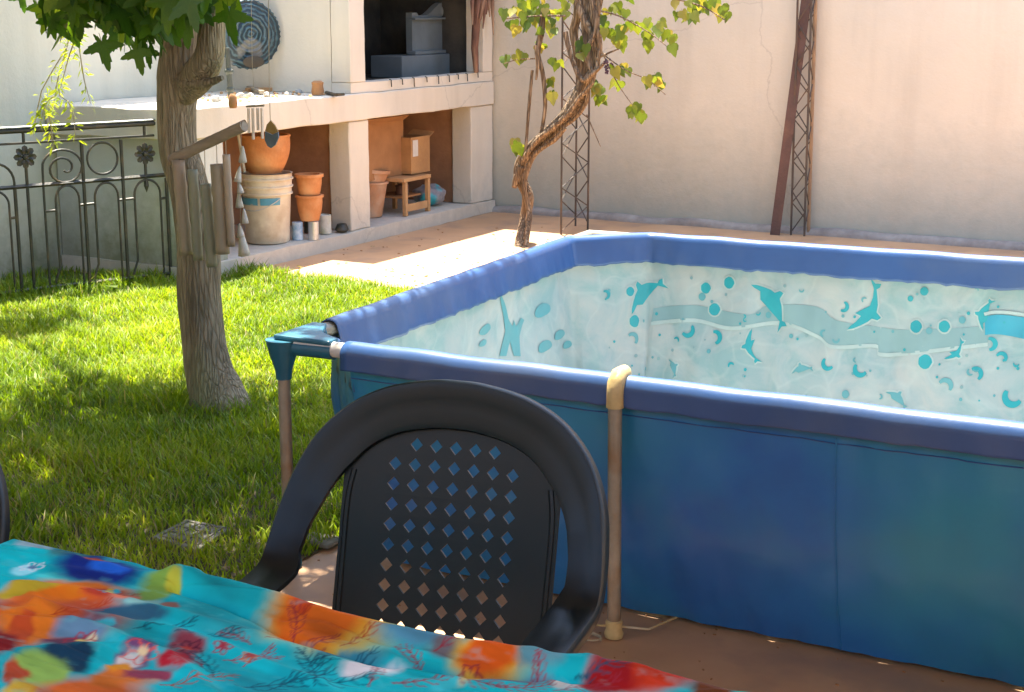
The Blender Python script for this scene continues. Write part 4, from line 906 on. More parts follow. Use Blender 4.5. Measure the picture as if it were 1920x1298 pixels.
# perimeter with cut corners; starts on the near side and runs right, back, left, to the near left corner
def unit(a_, b_): return (b_ - a_).normalized()
def cut(c, a_, b_, da, db): return [c + unit(c, a_) * da, c + unit(c, b_) * db]
per = [cut(NLc, NLc, NRc, 0, .195)[1]] + cut(NRc, NLc, FRc, .2, .2) + cut(FRc, NRc, FLc, .2, .2) + cut(FLc, FRc, NLc, .25, .22) + [NLc + unit(NLc, FLc) * .205]
per_c = per + [per[0]]
seg = [(per_c[i + 1] - per_c[i]).length for i in range(8)]; tot_l = sum(seg)
def per_at(u):
    d = (u % 1.0) * tot_l
    for i in range(8):
        if d <= seg[i] or i == 7:
            t = d / seg[i]; a_, b_ = per_c[i], per_c[i + 1]; tn = (b_ - a_).normalized(); return a_.lerp(b_, t), Vector((tn.y, -tn.x, 0)), i, t
        d -= seg[i]
def blend_n(u):
    n_ = Vector((0, 0, 0))
    for k_ in (-2, -1, 0, 1, 2): n_ += per_at(u + k_ * .0022)[1]
    return n_.normalized()
NU = 460
cache = [(per_at(i / NU), blend_n(i / NU)) for i in range(NU)]
def wav(u, v, f=1., sd=0): return mnoise.noise(Vector((math.cos(u * 2 * math.pi) * 9 * f, math.sin(u * 2 * math.pi) * 9 * f, v * 3 + sd)))
def outer(u, v):
    i = int(round(u * NU)) % NU; (p_, _, sgm, t), n_ = cache[i]
    z = .015 + (PZ - .03 - .015) * v
    ins = -(.12 * abs(n_.y) + .035 * abs(n_.x)) * max(0., 1 - v) ** 1.25 + .020 * math.sin(v * math.pi) - .006
    crease = .012 * wav(u, v * .4, 2.2) * (1 - v * .3) + .007 * wav(u, v * 2.2, 4, 7) + .005 * abs(wav(u * 1.0, v * 2 + u * 40, 3, 17))
    return Vector((p_.x, p_.y, 0)) + n_ * (ins + crease) + Vector((0, 0, z))
mb = MB().grid(outer, NU, 26, closed=True); mb.build('outer_wall', M['outer'], pool, smooth=True, angle=80)
def inner(u, v):
    i = int(round(u * NU)) % NU; (p_, _, sgm, t), n_ = cache[i]
    z = .022 + (PZ - .03 - .022) * v
    ins = -(.12 * abs(n_.y) + .035 * abs(n_.x)) * max(0., 1 - v) ** 1.25 + .020 * math.sin(v * math.pi) - .020
    return Vector((p_.x, p_.y, 0)) + n_ * (ins + .010 * wav(u, v * .4, 2.2) * (1 - v * .3) + .008 * wav(u, v * 1.5, 3.3, 3)) + Vector((0, 0, z))
mb = MB().grid(inner, NU, 22, closed=True, flip=True); mb.build('liner_wall', M['liner'], pool, smooth=True, angle=80)
fl = [Vector((cache[i][0][0].x, cache[i][0][0].y, 0)) + cache[i][1] * -(.135 * abs(cache[i][1].y) + .06 * abs(cache[i][1].x)) + Vector((0, 0, .024)) for i in range(0, NU, 4)]
MB().add([tuple(v) for v in fl], [tuple(range(len(fl)))]).build('liner_floor', M['liner'], pool)
# sleeve round the tubes: one closed cross-section swept round
SEG_LO = .088
def sleeve(u, v):
    i = int(round(u * NU)) % NU; (p_, _, sgm, t), n_ = cache[i]; a_ = v
    w1 = .005 * wav(u, 1, 3.5, 11); low_o = -.046 + .004 * wav(u, 2, 4, 5); low_i = -SEG_LO * .92 + .008 * wav(u, 2, 5, 9)
    if v < .35: t_ = v / .35; off = .026 + .002 + w1 * (1 - t_); z = low_o + (0 - low_o) * t_
    elif v < .65: an = math.pi * (v - .35) / .30; off = .026 * math.cos(an); z = .026 * math.sin(an)
    else: t_ = (v - .65) / .35; off = -.026 - .016 * t_ - abs(w1) * t_ * 2 - (.012 * max(0, wav(u, 2, 6, 13))) * t_; z = low_i * t_
    return p_ + n_ * off + Vector((0, 0, z + .003 * wav(u, 1, 1.2, 30)))
mb = MB().grid(sleeve, NU, 24, closed=True, flip=False); 
# four sleeves: drop the short runs across the near corners? they are one folded hem, keep near ones open
keep = []
for f in mb.f:
    i = f[0] // 24
    if cache[i][0][2] in (7,): continue
    keep.append(f)
mb.f = keep
mb.build('rim_sleeve', M['sleeve'], pool, smooth=True, angle=70, solid=.0025)
mb = MB()
for i in (6, 7):
    pass
# chamfer edge piece of the near left corner
def cham(u, v):
    a_, b_ = per_c[7], per_c[8]; p_ = a_.lerp(b_, u); n_ = Vector((-.7, -.7, 0)); return p_ + n_ * (-.012) + Vector((0, 0, -.02 - v * .09 + .012 * math.sin(u * math.pi) * (1 - v)))
MB().grid(cham, 8, 5).build('corner_hem', M['sleeve'], pool, smooth=True, solid=.003)
# tubes
for a_, b_ in ((NLc, NRc), (NRc, FRc), (FRc, FLc), (FLc, NLc)):
    MB().tube([a_, b_], .021, 12).build('top_tube', M['white_steel'] if a_ is NLc else M['tube_grey'], pool, smooth=True)
def corner(c, d1, d2, back, dz=0):
    """teal plastic corner: flat wedge on top, socket and leg below"""
    c = c + Vector((0, 0, dz)); o_ = c + back * .035; A = c + d1 * .150; B = c + d2 * .165; pd1 = Vector((-d1.y, d1.x, 0)); 
    if pd1.dot(d2) < 0: pd1 = -pd1
    pd2 = Vector((-d2.y, d2.x, 0)); 
    if pd2.dot(d1) < 0: pd2 = -pd2
    poly = [o_, c + back * .02 + d1 * .03 - pd1 * .010, A - pd1 * .022, A + pd1 * .022, c + d1 * .07 + d2 * .07, B + pd2 * .022, B - pd2 * .022, c + back * .02 + d2 * .03 - pd2 * .010]
    poly = [p_ + Vector((0, 0, .012)) for p_ in poly]
    br = MB().prism([tuple(p_) for p_ in poly] if (d1.cross(d2)).z > 0 else [tuple(p_) for p_ in reversed(poly)], (0, 0, .014)).build('corner_bracket', M['plastic_teal'], pool, bevel=.005)
    MB().tube([c + d1 * .03 - Vector((0, 0, .006)), A - Vector((0, 0, .004))], .0235, 12).build('socket', M['plastic_teal'], br, smooth=True)
    MB().tube([c + d2 * .03 - Vector((0, 0, .006)), B - Vector((0, 0, .004))], .0235, 12).build('socket', M['plastic_teal'], br, smooth=True)
    l0 = c + back * .01
    MB().tube([l0 + Vector((0, 0, .012)), l0 - Vector((0, 0, .03)), l0 - Vector((0, 0, .07)), l0 - Vector((0, 0, .095))], [.046, .036, .023, .021], 14).build('socket', M['plastic_teal'], br, smooth=True)
    lg = MB().tube([l0 - Vector((0, 0, .07)), Vector((l0.x - back.x * .0, l0.y, .03))], .0165, 12).build('leg', M['tube_grey'], pool, smooth=True)
    MB().lathe([(.032, 0), (.032, .012), (.022, .03), (.021, .085)], (l0.x, l0.y, .004), 14, True, True).build('foot_cap', M['plastic_teal'], lg, smooth=True)
ex = (NRc - NLc).normalized(); ey = (FLc - NLc).normalized()
corner(NLc, ex, ey, Vector((-.8, -.6, 0))); corner(FLc, ex, -ey, Vector((-.7, .7, 0)), -.022); corner(NRc, -ex, ey, Vector((.7, -.7, 0))); corner(FRc, -ex, -ey, Vector((.7, .7, 0)))
# intermediate legs with yellowed elbows
def midleg(x, y, out, string=False):
    c = Vector((x, y, PZ)); o_ = Vector((0, out, 0))
    if out < 0: MB().tube([c - o_ * .012 + Vector((0, 0, .016)), c + Vector((0, 0, .027)), c + o_ * .026 + Vector((0, 0, .026)), c + o_ * .044 + Vector((0, 0, .010)), c + o_ * .048 + Vector((0, 0, -.014)), c + o_ * .048 - Vector((0, 0, .046))], [.014, .019, .021, .0215, .0205, .021], 14).build('elbow', M['yellow_plastic'], pool, smooth=True)
    lg = MB().tube([c + o_ * .048 - Vector((0, 0, .045)), Vector((x + .005, y + out * .045, .04))], .0165, 14).build('leg', M['tube_grey'], pool, smooth=True)
    MB().lathe([(.022, 0), (.024, .01), (.020, .02), (.021, .040), (.017, .044)], (x + .005, y + out * .045, .003), 14, True, True).build('foot_cap', M['yellow_plastic'], lg, smooth=True)
midleg(-1.435, 3.192, -1); midleg(-.43, 3.215, -1); midleg(-1.5, 5.335, 1); midleg(-.45, 5.375, 1)
# seam on the near wall
us = None
for i in range(NU):
    if cache[i][0][2] == 0 and cache[i][0][0].x > -.93: us = i / NU; break
MB().tube([outer(us, v / 20) + Vector((0, -.001, 0)) for v in range(20)], .0022, 5).build('seam', M['outer'], pool, smooth=True)
def sm(u0, u1, dz):
    return [outer(u0 + (u1 - u0) * k_ / 80, (PZ - .03 - .045 - dz) / (PZ - .045)) + Vector((0, -.002, 0)) for k_ in range(81)]
MB().tube(sm(0, .30, .012), .0016, 5).build('seam', M['sleeve'], pool, smooth=True)
# tie string at the foot of the middle leg
f_ = Vector((-1.46, 3.155, .03))
sp0 = on_z(1285, 1150, .012)
single('tie_string', 'thin pale string tied round the foot of the pool leg and pulled to the wall', 'string', MB().tube([f_ + Vector((-.028, -.02, 0)), f_ + Vector((0, -.03, .004)), f_ + Vector((.03, -.01, .002)), f_ + Vector((.10, .04, -.012)), sp0], .0028, 6), M['yellow_plastic'], smooth=True)
pts = [f_ + Vector((-.02 + .035 * math.cos(a_), -.05 + .022 * math.sin(a_), -.024 + .004 * a_ / 6)) for a_ in [i * .45 for i in range(22)]]
single('wire_loop', 'small loop of pale wire lying by the yellow foot of the pool leg', 'wire', MB().tube(pts, .002, 5), M['string'], smooth=True)

# ---- printed decorations of the liner (flat print, a millimetre proud)
def liner_side(which, s, z, off):
    """point on the inner face; which 0 near side,4 far side,6 left side, s metres from the run's start"""
    acc = sum(seg[:which]); u = (acc + s) / tot_l; v = (z - .022) / (PZ - .052)
    i0 = math.floor(u * NU); f = u * NU - i0
    vv = min(max(v, 0.), .9999) * 21; v0 = math.floor(vv); fv = vv - v0
    a_ = inner((i0 % NU) / NU, v0 / 21).lerp(inner((i0 % NU) / NU, (v0 + 1) / 21), fv); b_ = inner(((i0 + 1) % NU) / NU, v0 / 21).lerp(inner(((i0 + 1) % NU) / NU, (v0 + 1) / 21), fv); n_ = cache[i0 % NU][1]
    return a_.lerp(b_, f) - n_ * off
def far_sz(px, py):
    p_ = on_y(px, py, 5.24 + .03); 
    for _ in range(6):
        s = (per_c[4] - Vector((p_.x, p_.y, PZ))).length; q_ = liner_side(4, max(.02, s), min(.6, max(.04, p_.z)), 0)
        p_ = on_y(px, py, q_.y)
    return (per_c[4].x - p_.x), p_.z
def left_sz(px, py):
    p_ = on_x(px, py, -2.44)
    for _ in range(6):
        s = per_c[6].y - p_.y; q_ = liner_side(6, min(max(.02, s), seg[6] - .02), min(.6, max(.04, p_.z)), 0); p_ = on_x(px, py, q_.x)
    return per_c[6].y - p_.y, p_.z
prints = {}
def halo(which, pts, k_=1.2):
    cx = sum(p_[0] for p_ in pts) / len(pts); cz = sum(p_[1] for p_ in pts) / len(pts); out = []
    for i, (x, z) in enumerate(pts):
        a_, b_ = pts[i - 1], pts[(i + 1) % len(pts)]; tx, tz = b_[0] - a_[0], b_[1] - a_[1]; L = math.hypot(tx, tz) + 1e-9; d_ = Vector((tz / L, -tx / L))
        if d_.dot(Vector((x - cx, z - cz))) < 0: d_ = -d_
        out.append((x + d_.x * .005 * k_, z + d_.y * .005 * k_))
    decal('printed_halo', 'print_light', which, out, .0015)
def decal(kind, m, which, pts, off):
    """subdivided polygon hugging the wall"""
    bm = bmesh.new(); vs = [bm.verts.new((a_, b_, 0)) for a_, b_ in pts]
    try: bm.faces.new(vs)
    except Exception: bm.free(); return
    bmesh.ops.triangulate(bm, faces=bm.faces[:])
    for _ in range(4):
        es = [e for e in bm.edges if e.calc_length() > .028]
        if not es: break
        bmesh.ops.subdivide_edges(bm, edges=es, cuts=1); bmesh.ops.triangulate(bm, faces=[f for f in bm.faces if len(f.verts) > 3])
    bm.verts.index_update(); mb = MB()
    mb.v = [tuple(liner_side(which, v.co.x, v.co.y, off)) for v in bm.verts]; mb.f = [tuple(v.index for v in f.verts) for f in bm.faces]; bm.free()
    mb.build(kind, M[m], pool, smooth=True)
DOL = [(-1, .02), (-.86, .10), (-.62, .17), (-.40, .24), (-.22, .27), (-.16, .46), (-.02, .52), (.06, .28), (.30, .20), (.55, .08), (.74, .0), (.86, .12), (1.0, .16), (.90, -.06), (.98, -.28), (.82, -.18), (.70, -.10), (.45, -.06), (.12, -.04), (-.14, -.04), (-.22, -.24), (-.36, -.30), (-.34, -.08), (-.6, -.05), (-.85, -.04)]
def dolphin(px, py, L, rot, m='print_teal', flip=1, which=4, sz=far_sz, sq=1.0):
    s0, z0 = sz(px, py); c, s_ = math.cos(R(rot)), math.sin(R(rot)); out = []
    for x, y in DOL:
        y -= .28 * x * x; x, y = x * L * .5, y * L * .5 * flip
        X_, Y_ = x * c - y * s_, x * s_ + y * c; out.append((s0 - X_ * sq, z0 + Y_))
    if flip < 0: out.reverse()
    halo(which, out)
    decal('printed_dolphin', m, which, out, .0026)
def disc(px, py, r, m='print_teal', which=4, sz=far_sz, nm='printed_shell', cres=0, rot=0, sq=1.):
    s0, z0 = sz(px, py); out = []
    if not cres:
        out = [(s0 + sq * r * (1 + .08 * math.sin(k_ * 2.1)) * math.cos(k_ / 14 * 2 * math.pi), z0 + r * 1.1 * math.sin(k_ / 14 * 2 * math.pi)) for k_ in range(14)]
    else:
        A = [(r * math.cos(a_), r * math.sin(a_)) for a_ in [R(rot + 200 * i / 14) for i in range(15)]]
        Bq = [(r * .62 * math.cos(a_) + .30 * r * math.cos(R(rot + 100)) * -1, r * .62 * math.sin(a_) - .30 * r * math.sin(R(rot + 100))) for a_ in [R(rot + 200 - 200 * i / 14) for i in range(1, 14)]]
        out = [(s0 + x * sq, z0 + y) for x, y in A + Bq]
    if r > .014 and not cres: halo(which, out)
    decal(nm, m, which, out, .0026)
def ribbon(tops, bots, m, off, nm='printed_band'):
    
    sm_ = lambda L: [tuple(v_) for v_ in catmull(L, 4)]
    P = [far_sz(*p_) for p_ in sm_(tops)] + [far_sz(*p_) for p_ in reversed(sm_(bots))]; decal(nm, m, 4, P, off)
ribbon([(1222, 578), (1300, 572), (1400, 590), (1440, 572), (1530, 575), (1565, 600), (1640, 612), (1700, 618), (1850, 612)], [(1215, 606), (1300, 600), (1370, 615), (1460, 605), (1530, 630), (1560, 650), (1640, 648), (1660, 665), (1850, 645)], 'print_pale', .0012)
low_edge = [tuple(v_) for v_ in catmull([(1215, 606), (1300, 600), (1370, 615), (1460, 605), (1530, 630), (1560, 650), (1640, 648), (1660, 665), (1850, 645)], 6)]
mbw = MB(); rowa = [far_sz(x_, y_ - 3) for x_, y_ in low_edge]; rowb = [far_sz(x_, y_ + 4) for x_, y_ in low_edge]
mbw.v = [tuple(liner_side(4, *p_, .0020)) for p_ in rowa] + [tuple(liner_side(4, *p_, .0020)) for p_ in rowb]
mbw.f = [(k_, k_ + 1, len(rowa) + k_ + 1, len(rowa) + k_) for k_ in range(len(rowa) - 1)]; mbw.build('printed_wave_crest', M['print_light'], pool, smooth=True)
ribbon([(1845, 594), (1880, 590), (1990, 605)], [(1845, 628), (1880, 628), (1990, 650)], 'print_cyan', .0022)
ribbon([(1843, 586), (1880, 582), (1990, 596)], [(1845, 592), (1880, 588), (1990, 603)], 'print_light', .0040)
dolphin(1196, 546, .20, 38, 'print_teal', 1)
dolphin(1448, 566, .20, -48, 'print_teal', 1); dolphin(1628, 580, .20, 62, 'print_teal', -1); dolphin(1404, 650, .125, -75, 'print_teal', -1); dolphin(1842, 588, .11, 80, 'print_teal', 1)
dolphin(1260, 688, .07, -60, 'print_soft', 1)
for a_ in ((1322, 540, .019), (1366, 530, .020), (1338, 580, .021), (1163, 600, .021), (1158, 545, .016), (1732, 678, .023), (1769, 612, .019), (1716, 612, .020)): disc(*a_)
for a_ in ((1288, 620, .026, 130), (1340, 632, .026, 60), (1155, 632, .024, 40), (1580, 575, .020, 100), (1610, 693, .027, 200), (1549, 682, .024, 210), (1770, 722, .026, 20), (1895, 745, .034, 200), (1855, 645, .024, 70), (1828, 700, .024, 40), (1876, 670, .02, 20), (1100, 550, .018, 60)):
    disc(a_[0], a_[1], a_[2], 'print_teal' if a_[0] % 3 else 'print_soft', cres=1, rot=a_[3], nm='printed_fish')
for i in range(70): disc(random.uniform(1090, 1910), random.uniform(520, 770), random.uniform(.003, .006), random.choice(['print_soft', 'print_pale', 'print_teal']), nm='printed_dot')
for i in range(26):
    disc(random.uniform(1260, 1905), random.uniform(540, 755), random.uniform(.007, .014), random.choice(['print_soft', 'print_teal', 'print_soft']), cres=i % 3, rot=random.uniform(0, 360), nm='printed_fish')
dolphin(1500, 690, .08, 20, 'print_soft', 1); dolphin(1680, 745, .09, -30, 'print_soft', 1); dolphin(1790, 660, .09, 50, 'print_teal', -1)
# coral and discs on the left side wall
cor = [(935, 668), (948, 668), (955, 640), (962, 668), (975, 668), (973, 630), (982, 600), (976, 596), (966, 612), (962, 600), (960, 612), (952, 598), (945, 568), (938, 552), (936, 560), (942, 590), (946, 622), (940, 645)]
decal('printed_coral', 'print_soft', 6, [left_sz(*p_) for p_ in cor], .002)
for px, py, r in ((1015, 585, .03), (1048, 630, .022), (1020, 652, .026), (910, 620, .022), (1063, 648, .018), (905, 645, .014)):
    s_, z_ = left_sz(px, py); decal('printed_fish', 'print_soft', 6, [(s_ + r * 2.2 * math.cos(a_), z_ + r * math.sin(a_) * (1 if a_ < 3.5 else .6)) for a_ in [i * .45 for i in range(14)]], .002)

# ------------------------------------------------------------------ drain cover in the lawn
dcv = thing('drain_cover', 'square concrete drain cover overgrown by grass in the dark part of the lawn', 'drain cover', (sum(p[0] for p in DRAIN) / 4, sum(p[1] for p in DRAIN) / 4, 0))
c_ = Vector((sum(p[0] for p in DRAIN) / 4, sum(p[1] for p in DRAIN) / 4, 0))
mb = MB().prism([(x, y, .006) for x, y in reversed(DRAIN)], (0, 0, .016)); mb.f = [f[::-1] for f in mb.f]
mb.build('slab', M['old_concrete'], dcv, bevel=.004)
inn = [(c_.x + (x - c_.x) * .78, c_.y + (y - c_.y) * .78) for x, y in DRAIN]
for i in range(4):
    a_, b_ = Vector((*inn[i], .024)), Vector((*inn[(i + 1) % 4], .024)); MB().tube([a_, b_], .004, 5).build('rim_bead', M['old_concrete'], dcv)
P4 = [Vector((x, y, .024)) for x, y in inn]
for k_ in (.33, .66): MB().tube([P4[0].lerp(P4[1], k_), P4[3].lerp(P4[2], k_)], .0035, 5).build('grate_bar', M['old_concrete'], dcv); MB().tube([P4[0].lerp(P4[3], k_), P4[1].lerp(P4[2], k_)], .0035, 5).build('grate_bar', M['old_concrete'], dcv)
# pale kerb stone at the pool's near left foot
k0 = on_z(600, 1024, 0); single('kerb_stone', 'pale flat stone beside the foot of the pool corner leg', 'stone', MB().box(k0.x - .06, k0.x + .05, k0.y - .03, k0.y + .05, .006, .020), M['old_concrete'], bevel=.006)
# fallen leaves
for i, (px, py) in enumerate(((208, 537), (560, 500), (735, 505), (700, 462), (600, 520))):
    p_ = on_z(px, py, .012 if i else .05); o = bpy.data.objects.new('fallen_leaf', VL[i % 3][0]); col.objects.link(o); o.matrix_basis = Matrix.Translation(p_) @ leaf_frame(Vector((math.cos(i), math.sin(i), -.1)), Vector((.1, .1, 1)), .03 if i else .06)
    tag(o, ['yellow fallen leaf lying at the foot of the iron fence', 'fallen leaf on the sunlit floor nearest the lawn corner', 'fallen leaf on the sunlit floor nearest the pool rim', 'fallen leaf at the shadow step before the middle pillar', 'fallen leaf on the lawn edge by the sunlit floor'][i], 'leaf')

mb = MB()
for i in range(260):
    p_ = on_z(random.uniform(520, 1040), random.uniform(425, 545), 0) if i < 150 else on_z(random.uniform(560, 1900), random.uniform(1040, 1290), 0)
    if p_.x < BX + .05 or p_.y > WY - .1: continue
    s_ = random.uniform(.003, .009) * (1 if i < 150 else .5); a_ = random.uniform(0, 3.1)
    mb.box(-s_, s_, -s_ * .5, s_ * .5, .001, .002 + s_ * .35, Matrix.Translation((p_.x, p_.y, 0)) @ Matrix.Rotation(a_, 4, 'Z'))
o = mb.build('floor_litter', M['cardboard_dark']); tag(o, 'tiny dry bits of bark and leaf scattered over the terrace floor', 'litter', kind='stuff')
# ------------------------------------------------------------------ resin armchair
def back_y(x, z):      # back surface of the chair, local
    return .135 + (z - .42) * .27 - .38 * x * x + .02
def make_chair(label):
    ch = thing('armchair', label, 'chair')
    # band: from left arm front, over the top, to right arm front. (x,y,z, halfwidth, direction of width)
    half = [(-.275, -.24, .572), (-.280, -.12, .597), (-.283, -.02, .606), (-.284, .065, .610), (-.284, .108, .618), (-.282, .135, .648), (-.274, .165, .700), (-.258, .198, .758), (-.228, .224, .812), (-.178, .245, .858), (-.115, .254, .888), (-.045, .259, .902)]
    path = half + [(0, .260, .904)] + [(-x, y, z) for x, y, z in reversed(half)]
    PROF = ((.0, -.020), (.0, -.004), (.03, .0), (.16, .0015), (.35, -.001), (.6, -.002), (.85, -.0005), (.97, -.002), (1.0, -.007))
    C = catmull(path, 8); K = len(C); mb = MB(); nb = 9
    rows = []
    for i, c in enumerate(C):
        t = Vector(C[min(i + 1, K - 1)] - C[max(i - 1, 0)]).normalized(); u = i / (K - 1); s = min(u, 1 - u) * 2
        cv = Vector(c)
        # width direction: inwards (towards chair centre) on the arms, towards the panel on the back
        inward = Vector((-math.copysign(1, c[0]) if abs(c[0]) > 1e-6 else 0, 0, 0))
        ctr = Vector((0, back_y(0, .60), .60)) - cv
        bl = min(1, max(0, (c[2] - .62) / .10)); wd = inward.lerp(ctr.normalized(), bl); wd = (wd - t * wd.dot(t)).normalized()
        width = .058 + .018 * max(0, min(1, (c[2] - .68) / .13)) + .014 * max(0, min(1, (.64 - c[2]) / .03))
        nrm = t.cross(wd).normalized()
        if bl < .5:
            if nrm.z < 0: nrm = -nrm
        else:
            if nrm.y > 0: nrm = -nrm
        rows.append((cv, wd, nrm, width))
    for i in range(1, K):        # keep the normals continuous
        if rows[i][2].dot(rows[i - 1][2]) < 0 and i < K // 2: rows[i] = (rows[i][0], rows[i][1], -rows[i][2], rows[i][3])
    for cv, wd, nrm, width in rows:
        for j in range(nb):
            v, cr = PROF[j]; q_ = v * width
            mb.v.append(tuple(cv + wd * q_ + nrm * cr))
    for i in range(K - 1):
        for j in range(nb - 1):
            a_ = i * nb + j; mb.f.append((a_, a_ + nb, a_ + nb + 1, a_ + 1))
    mb.build('arm_and_back_frame', M['chair'], ch, smooth=True, solid=.004, angle=38)
    # back panel with lozenge holes: regular cells, those in the pierced field have a hole
    px_ = .0340; pz = .0320; z0, nzr = .395, 15; nx = 11
    mb = MB()
    cell_w = px_
    def S(x, z): return (x, back_y(x, z), z)
    W2 = nx * px_ / 2
    for iz in range(nzr):
        for ix in range(nx):
            x0 = -W2 + ix * px_; x1 = x0 + px_; za = z0 + iz * pz; zb = za + pz
            cxm, czm = (x0 + x1) / 2, (za + zb) / 2
            # arch outline of the panel
            lim = .172 if czm < .70 else .180 * math.sqrt(max(0, 1 - ((czm - .70) / .20) ** 2))
            if abs(cxm) > lim + .012: continue
            inside = abs(cxm) < .110 and .41 < czm < .805 and (abs(cxm) < .117 * math.sqrt(max(0, 1 - (max(0, czm - .750) / .080) ** 2)) + .004)
            if not inside:
                mb.add([S(x0, za), S(x1, za), S(x1, zb), S(x0, zb)], [(0, 1, 2, 3)]); continue
            hw, hz = px_ * .32, pz * .35
            mb.add([S(x0, za), S(x1, za), S(x1, zb), S(x0, zb), S(cxm, czm - hz), S(cxm + hw, czm), S(cxm, czm + hz), S(cxm - hw, czm)],
                   [(0, 1, 4), (1, 5, 4), (1, 2, 5), (2, 6, 5), (2, 3, 6), (3, 7, 6), (3, 0, 7), (0, 4, 7)])
    bm = bmesh.new(); vs = [bm.verts.new(v) for v in mb.v]
    for f in mb.f: bm.faces.new([vs[i] for i in f])
    bmesh.ops.remove_doubles(bm, verts=bm.verts[:], dist=1e-5); bmesh.ops.recalc_face_normals(bm, faces=bm.faces[:])
    m2 = MB(); bm.verts.index_update(); m2.v = [tuple(v.co) for v in bm.verts]; m2.f = [tuple(v.index for v in f.verts) for f in bm.faces]; bm.free()
    m2.build('back_panel', M['chair'], ch, solid=.005)
    # thin ribs behind the lattice
    for iz in range(4, 12): 
        z = z0 + iz * pz; MB().tube([(x, back_y(x, z) + .0065, z) for x in [-.12 + .02 * k_ for k_ in range(13)]], .0022, 5).build('rib', M['chair'], ch, smooth=True)
    # panel border bead and lip between panel and band
    for sg_ in (-1, 1):
        path = catmull([(sg_ * .176, 0, .40), (sg_ * .177, 0, .60), (sg_ * .177, 0, .70), (sg_ * .170, 0, .75)], 5)
        MB().tube([(p_[0], back_y(p_[0], p_[2]) - .001, p_[2]) for p_ in path], .0055, 7).build('panel_bead', M['chair'], ch, smooth=True)
    # seat, seat skirt, legs, arm supports
    def seat(u, v):
        x = (u - .5) * 2; y = -.25 + v * .42; wdt = .235 - .045 * v
        return (x * wdt, y, .425 + .012 * x * x - .025 * v + (-.03 * max(0, .12 - v) / .12))
    MB().grid(seat, 15, 13).build('seat', M['chair'], ch, smooth=True, solid=.006)
    MB().grid(lambda u, v: ((u - .5) * 2 * (.235 if True else 0), -.25 - .006 * math.sin(v * 3), .425 - .03 - v * .045 + .012 * ((u - .5) * 2) ** 2), 12, 4).build('seat_skirt', M['chair'], ch, smooth=True, solid=.005)
    for sx in (-1, 1):
        for (a_, b_) in (((sx * .225, -.225, .395), (sx * .265, -.275, 0)), ((sx * .19, .15, .40), (sx * .25, .27, 0))):
            MB().tube([a_, tuple((Vector(a_) + Vector(b_)) / 2), b_], [.032, .026, .02], 8, flat=.6).build('leg', M['chair'], ch, smooth=True)
        MB().tube([(sx * .245, -.20, .585), (sx * .258, -.215, .50), (sx * .232, -.225, .40)], [.026, .022, .03], 8, flat=.5).build('arm_support', M['chair'], ch, smooth=True)
    return ch
def copy_tree(o, parent=None):
    c = o.copy(); col.objects.link(c); c.parent = parent
    for chd in [x for x in bpy.data.objects if x.parent == o]: copy_tree(chd, c)
    return c
ch = make_chair('black resin armchair with diamond lattice back standing between table and pool')
ch['group'] = 'black resin armchairs'
ch2 = copy_tree(ch)
ch.location = (-1.174, 1.791, 0); ch.rotation_euler = (0, 0, .155)
ch2.location = (-1.925, 1.30, 0); ch2.rotation_euler = (0, 0, 0)
ch2['label'] = 'black armchair cut off by the left picture edge beside the tablecloth'

# ------------------------------------------------------------------ table and painted cloth
TX0, TX1, TY0, TY1, TZ = -1.60, .02, .62, 1.483, .748
tb = thing('garden_table', 'rectangular garden table under the colourful cloth', 'table', ((TX0 + TX1) / 2, (TY0 + TY1) / 2, 0))
MB().box(TX0, TX1, TY0, TY1, TZ - .045, TZ - .018).build('tabletop', M['table'], tb, bevel=.008)
for x in (TX0 + .08, TX1 - .08):
    for y in (TY0 + .08, TY1 - .10): MB().tube([(x, y, TZ - .046), (x, y, 0)], .022, 10).build('leg', M['table'], tb, smooth=True)
h = .0023
ix = np.arange(TX0 - .012, TX1 + .03, h); iy = np.arange(TY0, TY1 + .012, h)
nx_, ny_ = len(ix), len(iy); GX, GY = np.meshgrid(ix, iy, indexing='ij')
Zc = np.full_like(GX, TZ + .003)
def wpt(px, py): v = on_z(px, py, TZ + .008); return v.x, v.y
def seg_dist(X_, Y_, P):
    best = np.full_like(X_, 9.); 
    for (a_, b_) in zip(P[:-1], P[1:]):
        ax, ay = a_; bx, by = b_; t = np.clip(((X_ - ax) * (bx - ax) + (Y_ - ay) * (by - ay)) / ((bx - ax) ** 2 + (by - ay) ** 2 + 1e-9), 0, 1)
        best = np.minimum(best, np.hypot(X_ - ax - t * (bx - ax), Y_ - ay - t * (by - ay)))
    return best
wx = GX + .03 * (fbm(GX * 4, GY * 4, 50) - .5); wy = GY + .03 * (fbm(GX * 4, GY * 4, 60) - .5)
def fold(P, wd, amp):
    global Zc
    d = seg_dist(wx, wy, [wpt(*p_) for p_ in P]); Zc = Zc + amp * np.exp(-(d / wd) ** 2)
fold([(330, 1080), (430, 1102), (560, 1140), (700, 1180), (860, 1218), (1000, 1240), (1160, 1262), (1300, 1300), (1420, 1335)],   .017, .016)       # thick roll near the edge
fold([(330, 1098), (430, 1128), (560, 1195), (700, 1232), (860, 1258), (1100, 1272)], .008, -.014)
fold([(0, 1100), (120, 1105), (330, 1150), (520, 1205), (700, 1262)], .014, .008)
fold([(60, 1130), (200, 1160), (420, 1215), (600, 1275)], .010, .007)
fold([(0, 1160), (120, 1172), (300, 1235), (400, 1298)], .012, .009)
fold([(0, 1235), (120, 1225), (230, 1225)], .014, .008)
fold([(20, 1030), (140, 1050), (260, 1078), (360, 1085)], .012, .005)
fold([(640, 1270), (800, 1275), (960, 1285)], .008, .004)
ridg = np.abs(fbm(GX * 3.0 + GY * 9, GY * 14 - GX * 2.5, 70) - .47)
